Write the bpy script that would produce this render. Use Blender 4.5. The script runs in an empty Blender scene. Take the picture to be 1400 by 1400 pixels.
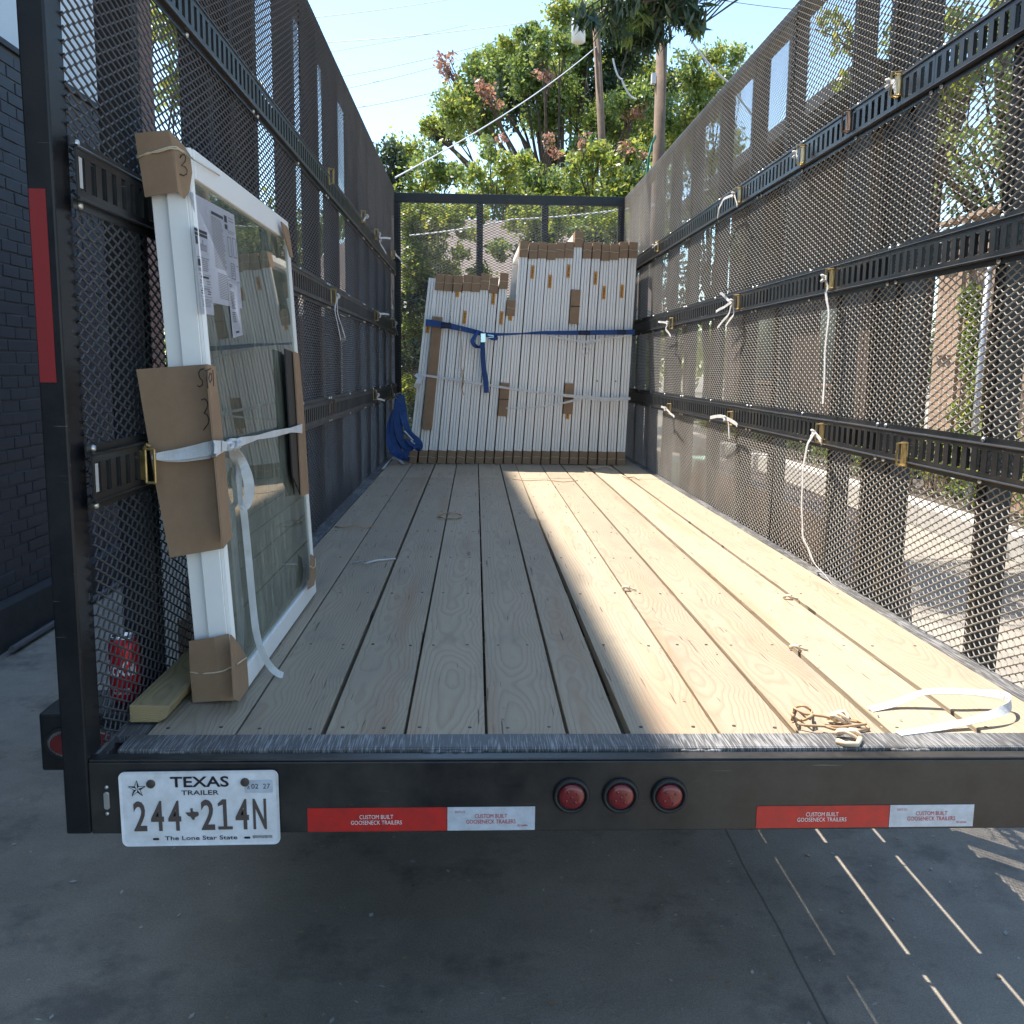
import bpy, math, random
import numpy as np
from mathutils import Vector, Matrix
R = random.Random(7)
NR = np.random.RandomState(5)
SC = bpy.context.scene
COL = SC.collection
H = 1.55                      # eye height above the driveway
# ------------------------------------------------------------------ camera
F, CX, CY = 1300.0, 700.0, 700.0
def _n(v): return v / np.linalg.norm(v)
_y = _n(np.array([-50, -198, 1300.0]))
_x = _n(np.array([1, .0068, (50 + 198 * .0068) / 1300]))
_z = np.cross(_x, _y)
if _z[1] > 0: _z = -_z
MC = np.array([_x, _y, _z])   # camera (x right, y down, z forward) -> world
cam_d = bpy.data.cameras.new('camera'); cam = bpy.data.objects.new('camera', cam_d); COL.objects.link(cam)
cam_d.sensor_width = 36; cam_d.lens = F / 1400 * 36; cam_d.clip_start = .05; cam_d.clip_end = 600
r_, u_, b_ = MC @ np.array([1, 0, 0]), MC @ np.array([0, -1, 0]), MC @ np.array([0, 0, -1])
m4 = Matrix([[r_[i], u_[i], b_[i], (0, 0, H)[i]] for i in range(3)] + [[0, 0, 0, 1]])
cam.matrix_world = m4
SC.camera = cam
# ------------------------------------------------------------------ world, sun, exposure
SUN = Vector((-.38, .38, 1)).normalized()
W = bpy.data.worlds.new('World'); SC.world = W; W.use_nodes = True
nt = W.node_tree; nt.nodes.clear()
sky = nt.nodes.new('ShaderNodeTexSky'); sky.sky_type = 'NISHITA'; sky.sun_disc = False
sky.sun_elevation = math.asin(SUN.z); sky.sun_rotation = math.atan2(SUN.x, SUN.y)
sky.air_density = 1.0; sky.dust_density = .5; sky.ozone_density = 2.0
bg = nt.nodes.new('ShaderNodeBackground'); bg.inputs[1].default_value = .10
wo = nt.nodes.new('ShaderNodeOutputWorld')
tint = nt.nodes.new('ShaderNodeMix'); tint.data_type = 'RGBA'; tint.blend_type = 'MULTIPLY'; tint.inputs[0].default_value = 1; tint.inputs[7].default_value = (.84, .91, .88, 1)
nt.links.new(sky.outputs[0], tint.inputs[6]); nt.links.new(tint.outputs[2], bg.inputs[0]); nt.links.new(bg.outputs[0], wo.inputs[0])
sd = bpy.data.lights.new('sun', 'SUN'); sd.energy = 2.75; sd.angle = math.radians(.53); sd.color = (1, .935, .84)
so = bpy.data.objects.new('sun', sd); COL.objects.link(so); so.location = (-20, 20, 50)
so.rotation_euler = SUN.to_track_quat('Z', 'Y').to_euler()
SC.view_settings.view_transform = 'Standard'; SC.view_settings.look = 'None'
SC.view_settings.exposure = 2.0; SC.view_settings.gamma = 1
SC.view_settings.use_curve_mapping = False
SC.render.engine = 'CYCLES'
SC.cycles.use_denoising = True
SC.cycles.max_bounces = 10; SC.cycles.diffuse_bounces = 6; SC.cycles.transparent_max_bounces = 12
SC.cycles.sample_clamp_indirect = 10

def P(px, py, X=None, Y=None, Z=None):
    """point of the place seen at a spot of the photograph, on the plane X=, Y= or Z= (Z above the driveway)"""
    d = MC @ np.array([px - CX, py - CY, F])
    if X is not None: d = d * X / d[0]
    elif Y is not None: d = d * Y / d[1]
    else: d = d * (Z - H) / d[2]
    return Vector((d[0], d[1], d[2] + H))

# ------------------------------------------------------------------ materials
def mat(name, col, rough=.6, metal=0, spec=.5, noise=None, bump=0, bscale=200, col2=None, coat=0):
    """noise=(scale, amount or second colour mix)"""
    m = bpy.data.materials.new(name); m.use_nodes = True; t = m.node_tree; b = t.nodes['Principled BSDF']
    b.inputs['Base Color'].default_value = (*col, 1); b.inputs['Roughness'].default_value = rough
    b.inputs['Metallic'].default_value = metal; b.inputs['Specular IOR Level'].default_value = spec
    b.inputs['Coat Weight'].default_value = coat
    tc = t.nodes.new('ShaderNodeTexCoord')
    if noise:
        n = t.nodes.new('ShaderNodeTexNoise'); n.inputs['Scale'].default_value = noise[0]; n.inputs['Detail'].default_value = 6
        n.inputs['Roughness'].default_value = .65
        t.links.new(tc.outputs['Object'], n.inputs['Vector'])
        r = t.nodes.new('ShaderNodeValToRGB'); r.color_ramp.elements[0].position = noise[1]; r.color_ramp.elements[1].position = noise[2]
        c2 = col2 or tuple(c * .6 for c in col)
        r.color_ramp.elements[0].color = (*c2, 1); r.color_ramp.elements[1].color = (*col, 1)
        t.links.new(n.outputs[0], r.inputs[0]); t.links.new(r.outputs[0], b.inputs['Base Color'])
    if bump:
        n2 = t.nodes.new('ShaderNodeTexNoise'); n2.inputs['Scale'].default_value = bscale; n2.inputs['Detail'].default_value = 4
        t.links.new(tc.outputs['Object'], n2.inputs['Vector'])
        bp = t.nodes.new('ShaderNodeBump'); bp.inputs['Strength'].default_value = bump; bp.inputs['Distance'].default_value = .002
        t.links.new(n2.outputs[0], bp.inputs['Height']); t.links.new(bp.outputs[0], b.inputs['Normal'])
    return m

class NB:
    """tiny node helper"""
    def __init__(s, m): s.t = m.node_tree; s.b = s.t.nodes['Principled BSDF']
    def n(s, ty, **kw):
        o = s.t.nodes.new(ty)
        for k, v in kw.items(): setattr(o, k, v)
        return o
    def l(s, a, b): s.t.links.new(a, b)
    def math(s, op, a, b=None, c=None):
        o = s.n('ShaderNodeMath', operation=op)
        for i, q in enumerate((a, b, c)):
            if q is None: continue
            if isinstance(q, (int, float)): o.inputs[i].default_value = q
            else: s.l(q, o.inputs[i])
        return o.outputs[0]
    def noise(s, vec, scale, detail=4, rough=.5):
        o = s.n('ShaderNodeTexNoise'); o.inputs['Scale'].default_value = scale; o.inputs['Detail'].default_value = detail
        o.inputs['Roughness'].default_value = rough; s.l(vec, o.inputs['Vector']); return o.outputs[0]
    def mapv(s, vec, scale, loc=(0, 0, 0)):
        o = s.n('ShaderNodeMapping'); o.inputs['Scale'].default_value = scale; o.inputs['Location'].default_value = loc
        s.l(vec, o.inputs['Vector']); return o.outputs[0]
    def ramp(s, f, stops):
        o = s.n('ShaderNodeValToRGB'); e = o.color_ramp.elements
        while len(e) < len(stops): e.new(.5)
        for i, (p, c) in enumerate(stops):
            e[i].position = p; e[i].color = (*c, 1) if len(c) == 3 else c
        s.l(f, o.inputs[0]); return o.outputs[0]
    def mix(s, f, a, b, mode='MIX'):
        o = s.n('ShaderNodeMix', data_type='RGBA', blend_type=mode)
        if isinstance(f, (int, float)): o.inputs[0].default_value = f
        else: s.l(f, o.inputs[0])
        for i, q in ((6, a), (7, b)):
            if isinstance(q, tuple): o.inputs[i].default_value = (*q, 1)
            else: s.l(q, o.inputs[i])
        return o.outputs[2]

def wood_material(name, light, dark, tint_var=.25, ring=.0075):
    m = bpy.data.materials.new(name); m.use_nodes = True; k = NB(m)
    tc = k.n('ShaderNodeTexCoord'); oi = k.n('ShaderNodeObjectInfo'); rnd = oi.outputs['Random']
    cmb = k.n('ShaderNodeCombineXYZ')
    k.l(k.math('MULTIPLY', rnd, 37.0), cmb.inputs[0]); k.l(k.math('MULTIPLY', rnd, 91.0), cmb.inputs[1]); k.l(k.math('MULTIPLY', rnd, 53.0), cmb.inputs[2])
    va = k.n('ShaderNodeVectorMath', operation='ADD'); k.l(tc.outputs['Object'], va.inputs[0]); k.l(cmb.outputs[0], va.inputs[1])
    vec = va.outputs[0]
    sp = k.n('ShaderNodeSeparateXYZ'); k.l(tc.outputs['Object'], sp.inputs[0])
    lo = k.noise(k.mapv(vec, (1.5, .8, 1.5)), 1.6, 3, .5)
    mid = k.noise(k.mapv(vec, (14, 2.2, 14)), 1.0, 3, .5)
    r2 = k.math('FRACT', k.math('MULTIPLY', rnd, 7.31))
    x0 = k.math('MULTIPLY', k.math('SUBTRACT', r2, .5), .16)
    dx = k.math('ADD', k.math('SUBTRACT', sp.outputs[0], x0), k.math('MULTIPLY', k.math('SUBTRACT', lo, .5), .10))
    dz = k.math('ADD', k.math('ADD', sp.outputs[2], .035), k.math('MULTIPLY', k.math('SUBTRACT', lo, .45), .13))
    rad = k.math('SQRT', k.math('ADD', k.math('MULTIPLY', dx, dx), k.math('MULTIPLY', dz, dz)))
    rad = k.math('ADD', rad, k.math('MULTIPLY', mid, .012))
    ph = k.math('FRACT', k.math('DIVIDE', rad, ring))
    fine = k.noise(k.mapv(vec, (420, 7, 420)), 1.0, 3, .6)
    late = k.ramp(ph, [(0, (0, 0, 0)), (.45, (.12,) * 3), (.82, (1, 1, 1)), (1, (.05,) * 3)])
    stain = k.noise(k.mapv(vec, (5, 1.4, 5)), 1.3, 6, .65)
    c = k.mix(k.math('MULTIPLY', late, k.math('ADD', .16, k.math('MULTIPLY', mid, .5))), light, dark)
    c = k.mix(k.math('MULTIPLY', fine, .28), c, tuple(q * .62 for q in light))
    gry = k.ramp(stain, [(.42, (0, 0, 0)), (.78, (.55,) * 3)])
    c = k.mix(gry, c, tuple(q * s for q, s in zip(light, (.66, .66, .70))))
    hv = k.n('ShaderNodeHueSaturation'); k.l(c, hv.inputs['Color'])
    k.l(k.math('ADD', 1 - tint_var / 2, k.math('MULTIPLY', r2, tint_var)), hv.inputs['Value'])
    heart = k.noise(k.mapv(vec, (9, .55, 9)), 1.0, 4, .6)
    c = k.mix(k.ramp(heart, [(.56, (0, 0, 0)), (.70, (.55,) * 3)]), c, tuple(q * s for q, s in zip(light, (.80, .62, .52))))
    hv.inputs['Value'].default_value = 1; k.l(c, hv.inputs['Color'])
    # knots
    vo = k.n('ShaderNodeTexVoronoi'); vo.inputs['Scale'].default_value = 1.0; k.l(k.mapv(vec, (6.5, 1.1, 1.0)), vo.inputs['Vector'])
    # scuffs
    sc = k.noise(k.mapv(vec, (60, 9, 60)), 1.0, 6, .8)
    scf = k.ramp(sc, [(.63, (0, 0, 0)), (.70, (.55,) * 3)])
    kn = k.ramp(vo.outputs[0], [(.035, (1, 1, 1)), (.07, (0, 0, 0))])
    c = k.mix(k.math('MULTIPLY', kn, .6), hv.outputs[0], (.13, .075, .04))
    c = k.mix(scf, c, (.16, .12, .085))
    drt = k.noise(k.mapv(tc.outputs['Object'], (2.2, .9, 1)), 2.3, 7, .72)
    c = k.mix(k.ramp(drt, [(.55, (0, 0, 0)), (.72, (.4,) * 3)]), c, (.17, .15, .13))
    chk = k.noise(k.mapv(vec, (150, 4.5, 10)), 1.0, 2, .4)
    c = k.mix(k.ramp(chk, [(.715, (0, 0, 0)), (.735, (.8,) * 3)]), c, (.075, .055, .04))
    k.l(c, k.b.inputs['Base Color']); k.b.inputs['Roughness'].default_value = .72
    k.b.inputs['Specular IOR Level'].default_value = .25
    bp = k.n('ShaderNodeBump'); bp.inputs['Strength'].default_value = .5; bp.inputs['Distance'].default_value = .0015
    k.l(k.math('ADD', k.math('MULTIPLY', late, .8), fine), bp.inputs['Height']); k.l(bp.outputs[0], k.b.inputs['Normal'])
    return m

def paint_material(name, base, rough, dust, worn=.0):
    """black enamel with dust, small chips and, where worn, scraped bright metal streaks"""
    m = bpy.data.materials.new(name); m.use_nodes = True; k = NB(m)
    tc = k.n('ShaderNodeTexCoord'); v = tc.outputs['Object']
    a = k.noise(v, 3.5, 7, .7); b = k.noise(v, 60, 5, .7)
    c = k.mix(k.ramp(a, [(.38, (0, 0, 0)), (.75, (dust,) * 3)]), base, (.16, .14, .12))
    c = k.mix(k.ramp(b, [(.70, (0, 0, 0)), (.75, (.35,) * 3)]), c, (.22, .19, .16))
    ru = k.noise(v, 22, 6, .75)
    c = k.mix(k.ramp(ru, [(.66, (0, 0, 0)), (.72, (.6,) * 3)]), c, (.13, .065, .035))
    m3 = k.n('ShaderNodeMapping'); m3.inputs['Rotation'].default_value = (.4, .7, .3); m3.inputs['Scale'].default_value = (6, 90, 260); k.l(v, m3.inputs['Vector'])
    c = k.mix(k.ramp(k.noise(m3.outputs[0], 1.0, 2, .4), [(.74, (0, 0, 0)), (.77, (.5,) * 3)]), c, (.24, .23, .22))
    if worn:
        mp = k.n('ShaderNodeMapping'); mp.inputs['Rotation'].default_value = (0, 0, .55); mp.inputs['Scale'].default_value = (420, 16, 60); k.l(v, mp.inputs['Vector']); w = k.noise(mp.outputs[0], 1.0, 3, .5)
        w2 = k.noise(k.mapv(v, (3, 3, 3)), 1.0, 3, .5)
        f = k.ramp(k.math('ADD', k.math('MULTIPLY', w, .75), k.math('MULTIPLY', w2, .35)), [(.55, (0, 0, 0)), (.66, (worn,) * 3)])
        c = k.mix(f, c, (.42, .41, .40))
    k.l(c, k.b.inputs['Base Color'])
    rr = k.ramp(a, [(.3, (rough,) * 3), (.8, (min(1, rough + .25),) * 3)]); k.l(rr, k.b.inputs['Roughness'])
    bp = k.n('ShaderNodeBump'); bp.inputs['Strength'].default_value = .15; bp.inputs['Distance'].default_value = .001
    k.l(k.noise(v, 300, 3), bp.inputs['Height']); k.l(bp.outputs[0], k.b.inputs['Normal'])
    return m

def leaf_material(name, stops, trans=.45):
    m = bpy.data.materials.new(name); m.use_nodes = True; k = NB(m); t = k.t
    g = k.n('ShaderNodeNewGeometry'); tc = k.n('ShaderNodeTexCoord')
    big = k.noise(tc.outputs['Object'], .9, 3, .6)
    f = k.math('ADD', k.math('MULTIPLY', g.outputs['Random Per Island'], .55), k.math('MULTIPLY', big, .5))
    c = k.ramp(f, stops)
    df = k.n('ShaderNodeBsdfDiffuse'); tr = k.n('ShaderNodeBsdfTranslucent'); gl = k.n('ShaderNodeBsdfGlossy')
    gl.inputs['Roughness'].default_value = .42; gl.inputs['Color'].default_value = (.9, .95, 1, 1)
    k.l(c, df.inputs[0])
    hs = k.n('ShaderNodeHueSaturation'); hs.inputs['Hue'].default_value = .475; hs.inputs['Value'].default_value = 1.7; k.l(c, hs.inputs['Color']); k.l(hs.outputs[0], tr.inputs[0])
    ms = k.n('ShaderNodeMixShader'); ms.inputs[0].default_value = trans; k.l(df.outputs[0], ms.inputs[1]); k.l(tr.outputs[0], ms.inputs[2])
    m2 = k.n('ShaderNodeMixShader'); m2.inputs[0].default_value = .06; k.l(ms.outputs[0], m2.inputs[1]); k.l(gl.outputs[0], m2.inputs[2])
    out = [n for n in t.nodes if n.type == 'OUTPUT_MATERIAL'][0]; k.l(m2.outputs[0], out.inputs[0])
    t.nodes.remove(k.b)
    return m

def glass_material(name, tint=(.80, .88, .84), smear=True):
    m = bpy.data.materials.new(name); m.use_nodes = True; k = NB(m); t = k.t
    fr = k.n('ShaderNodeFresnel'); fr.inputs[0].default_value = 1.52
    gl = k.n('ShaderNodeBsdfGlossy'); gl.inputs['Roughness'].default_value = .015
    tp = k.n('ShaderNodeBsdfTransparent'); tp.inputs[0].default_value = (*tint, 1)
    ms = k.n('ShaderNodeMixShader'); k.l(k.math('MINIMUM', k.math('MULTIPLY', fr.outputs[0], 1.25), 1.0), ms.inputs[0])
    k.l(tp.outputs[0], ms.inputs[1]); k.l(gl.outputs[0], ms.inputs[2]); res = ms.outputs[0]
    if smear:
        tc = k.n('ShaderNodeTexCoord'); v = tc.outputs['Object']
        n1 = k.noise(k.mapv(v, (1, 55, 6)), 1.0, 5, .7); n2 = k.noise(v, 2.2, 3, .6)
        f = k.ramp(k.math('ADD', k.math('MULTIPLY', n1, .7), k.math('MULTIPLY', n2, .4)), [(.52, (.09,) * 3), (.74, (.45,) * 3)])
        df = k.n('ShaderNodeBsdfDiffuse'); df.inputs[0].default_value = (.46, .49, .41, 1)
        m2 = k.n('ShaderNodeMixShader'); k.l(f, m2.inputs[0]); k.l(res, m2.inputs[1]); k.l(df.outputs[0], m2.inputs[2]); res = m2.outputs[0]
    out = [n for n in t.nodes if n.type == 'OUTPUT_MATERIAL'][0]; k.l(res, out.inputs[0]); t.nodes.remove(k.b)
    return m

M = {}
M['deck'] = wood_material('deck_pine', (.425, .345, .245), (.28, .19, .12), .26)
M['lumber'] = wood_material('rough_lumber', (.46, .34, .17), (.24, .15, .07), .1, .005)
def _dull(m):
    m.node_tree.nodes['Principled BSDF'].inputs['Specular IOR Level'].default_value = .28
    return m
M['frame'] = paint_material('black_enamel', (.009, .010, .013), .24, .15)
_dull(M['frame'])
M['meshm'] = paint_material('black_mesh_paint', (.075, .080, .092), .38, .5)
M['meshr'] = paint_material('sunlit_mesh_tone', (.32, .30, .27), .36, .6)  # right wall only: sunlight on the strands painted in as a paler colour
M['track'] = paint_material('black_track_paint', (.009, .010, .012), .26, .22)
M['bumper'] = paint_material('bumper_enamel', (.009, .009, .009), .25, .3)
M['lip'] = paint_material('scuffed_steel', (.055, .057, .062), .40, .6, .6)
M['under'] = mat('underbody_black', (.012, .012, .012), .7)
M['bolt'] = mat('zinc_bolt', (.62, .60, .56), .35, .8)
M['gold'] = mat('zinc_yellow_steel', (.55, .40, .16), .38, .75, noise=(40, .35, .6), col2=(.30, .22, .10))
M['vinyl'] = mat('white_vinyl', (.87, .84, .80), .38, noise=(6, .2, .5), col2=(.82, .79, .75))
M['vinyl2'] = mat('white_vinyl_recess', (.70, .73, .78), .4)
M['card'] = mat('brown_cardboard', (.33, .215, .135), .85, spec=.15, noise=(14, .3, .65), col2=(.27, .175, .11), bump=.25, bscale=90)
M['card_edge'] = mat('cardboard_core', (.42, .25, .12), .9, spec=.1, bump=.9, bscale=260)
M['glass'] = glass_material('window_glass')
M['glass2'] = glass_material('stack_glass', (.75, .84, .82), False)
M['spacer'] = mat('glazing_spacer', (.12, .13, .13), .5)
M['paper'] = mat('label_paper', (.74, .74, .78), .7)
M['ink'] = mat('black_ink', (.03, .03, .035), .7)
M['inkg'] = mat('grey_ink', (.24, .24, .27), .7)
M['marker'] = mat('felt_marker', (.03, .025, .025), .8)
M['sticker'] = mat('orange_sticker', (.62, .27, .04), .6)
M['band'] = mat('rubber_band', (.66, .52, .36), .6)
M['strap'] = mat('white_strap', (.74, .74, .75), .8, spec=.2, noise=(28, .3, .7), col2=(.60, .58, .55), bump=.9, bscale=700)
M['strapb'] = mat('blue_strap', (.012, .06, .22), .6, noise=(30, .3, .6), col2=(.010, .045, .16), bump=.5, bscale=700)
M['straptag'] = mat('strap_print', (.01, .012, .03), .7)
M['silver'] = mat('ratchet_steel', (.45, .62, .72), .22, .9)
M['twine'] = mat('jute_twine', (.46, .30, .17), .85)
M['red'] = mat('red_lens', (.19, .012, .013), .28, coat=.4, noise=(80, .3, .6), col2=(.12, .01, .012))
M['rubber'] = mat('black_rubber', (.012, .012, .013), .55)
M['tapered'] = mat('red_reflector', (.54, .022, .016), .38, noise=(34, .28, .6), col2=(.36, .025, .02))
M['tapewhite'] = mat('white_reflector', (.56, .61, .68), .35, noise=(34, .28, .62), col2=(.42, .44, .47))
M['plate'] = mat('plate_white', (.82, .83, .86), .4, noise=(26, .25, .62), col2=(.64, .63, .62))
M['plateink'] = mat('plate_ink', (.018, .014, .02), .5)
M['plateink2'] = mat('plate_brown_ink', (.10, .075, .065), .5)
M['screw'] = mat('rusty_screw', (.10, .08, .065), .6, .5)
M['canred'] = mat('can_red', (.50, .012, .016), .25, .3)
M['canwhite'] = mat('can_white', (.75, .74, .72), .35)
M['alu'] = mat('aluminium', (.75, .75, .76), .25, .95)
M['brick'] = mat('grey_painted_brick', (.052, .056, .068), .62, noise=(5, .3, .7), col2=(.038, .042, .055), bump=.5, bscale=120)
M['mortar'] = mat('painted_mortar', (.11, .112, .12), .8, bump=.5, bscale=150)
M['stucco'] = mat('pale_stucco', (.72, .76, .80), .8, noise=(2, .3, .7), col2=(.64, .68, .72), bump=.3, bscale=80)
M['plinth'] = mat('dark_plinth', (.045, .045, .048), .8, noise=(6, .3, .6))
M['bbrick'] = mat('brown_brick', (.20, .12, .10), .85, noise=(18, .35, .6), col2=(.15, .085, .075))
M['concrete'] = mat('pale_concrete', (.56, .53, .48), .85, noise=(5, .3, .7), col2=(.38, .36, .34), bump=.5, bscale=60)
M['siding'] = mat('brown_siding', (.085, .052, .036), .75, noise=(9, .3, .65), col2=(.05, .03, .022), bump=.3, bscale=50)
M['roof'] = mat('dark_roof_edge', (.022, .023, .027), .6)
M['fencew'] = mat('cedar_fence', (.50, .35, .24), .8, noise=(7, .3, .7), col2=(.30, .20, .14), bump=.4, bscale=40)
M['pale'] = mat('pale_roof', (.24, .19, .16), .8, noise=(9, .35, .65), col2=(.17, .135, .115))
M['housew'] = mat('house_wall', (.16, .13, .11), .8, noise=(3, .3, .7))
M['pane'] = mat('dark_pane', (.03, .04, .05), .12)
M['bark'] = mat('grey_bark', (.12, .09, .07), .9, noise=(9, .3, .7), col2=(.05, .04, .032), bump=1, bscale=30)
M['pole'] = mat('weathered_pole', (.235, .15, .095), .85, noise=(5, .25, .7), col2=(.12, .078, .055), bump=1, bscale=25)
M['cable'] = mat('grey_cable', (.30, .30, .32), .6)
M['cablew'] = mat('pale_cable', (.62, .62, .62), .5)
M['cableg'] = mat('green_hose', (.01, .16, .10), .5)
M['pipe'] = mat('galvanised_pipe', (.45, .48, .52), .45, .5)
M['rust'] = mat('rusty_brown_steel', (.17, .10, .06), .7, noise=(12, .35, .6), col2=(.07, .06, .055))
M['green'] = mat('pale_green_plastic', (.30, .50, .36), .6)
M['leafA'] = leaf_material('leaf_green', [(.2, (.055, .11, .024)), (.5, (.115, .19, .038)), (.8, (.22, .27, .055))])
M['leafY'] = leaf_material('leaf_yellow_green', [(.2, (.075, .14, .022)), (.5, (.15, .22, .034)), (.82, (.28, .30, .05))], .5)
M['leafD'] = leaf_material('leaf_dark', [(.2, (.016, .035, .016)), (.5, (.030, .058, .022)), (.85, (.065, .10, .030))], .3)
M['leafR'] = leaf_material('leaf_russet', [(.2, (.20, .10, .07)), (.5, (.30, .16, .10)), (.85, (.34, .24, .11))], .45)

def ground_material():
    m = bpy.data.materials.new('driveway_concrete'); m.use_nodes = True; k = NB(m)
    tc = k.n('ShaderNodeTexCoord'); v = tc.outputs['Object']
    a = k.noise(v, .55, 7, .62); b = k.noise(v, 5, 8, .7); d = k.noise(v, 90, 5, .7)
    f = k.math('ADD', k.math('MULTIPLY', a, .6), k.math('ADD', k.math('MULTIPLY', b, .3), k.math('MULTIPLY', d, .2)))
    c = k.ramp(f, [(.38, (.20, .172, .140)), (.54, (.31, .27, .22)), (.68, (.41, .36, .295))])
    spk = k.ramp(k.noise(v, 32, 2, .4), [(.76, (0, 0, 0)), (.79, (.8,) * 3)]); c = k.mix(spk, c, (.42, .38, .32)); ag = k.ramp(k.noise(v, 240, 2, .5), [(.3, (.74,) * 3), (.7, (1.16,) * 3)]); c = k.mix(1.0, c, ag, 'MULTIPLY'); st_ = k.ramp(k.noise(v, 1.7, 5, .75), [(.52, (0, 0, 0)), (.64, (.55,) * 3)]); c = k.mix(st_, c, (.085, .08, .078)); grt = k.ramp(k.noise(v, 70, 1, .3), [(.80, (0, 0, 0)), (.82, (.7,) * 3)]); c = k.mix(grt, c, (.05, .045, .04))
    sp = k.n('ShaderNodeSeparateXYZ'); k.l(v, sp.inputs[0])
    jx = k.math('ADD', sp.outputs[0], k.math('MULTIPLY', k.noise(v, 2.0, 3), .03))
    j = k.math('LESS_THAN', k.math('ABSOLUTE', k.math('SUBTRACT', jx, .875)), .0035)
    c = k.mix(k.math('MULTIPLY', j, .55), c, (.03, .03, .03))
    k.l(c, k.b.inputs['Base Color']); k.b.inputs['Roughness'].default_value = .85
    bp = k.n('ShaderNodeBump'); bp.inputs['Strength'].default_value = .5; bp.inputs['Distance'].default_value = .004
    k.l(k.math('ADD', b, d), bp.inputs['Height']); k.l(bp.outputs[0], k.b.inputs['Normal'])
    return m
M['ground'] = ground_material()

# ------------------------------------------------------------------ builders
ORG = {}
def tag(o, label=None, cat=None, group=None, kind=None):
    if label: o['label'] = label
    if cat: o['category'] = cat
    if group: o['group'] = group
    if kind: o['kind'] = kind
    return o
def empty(name, loc, label, cat, group=None, rot=None):
    o = bpy.data.objects.new(name, None); o.empty_display_size = .1; COL.objects.link(o); o.location = loc
    if rot: o.rotation_euler = rot
    ORG[o.name] = Vector(loc)
    return tag(o, label, cat, group)
def copy_tree(o, parent=None):
    c = o.copy(); COL.objects.link(c); c.parent = parent
    for ch in list(o.children): copy_tree(ch, c)
    return c
def relabel(o, txt): o['label'] = txt

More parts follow.
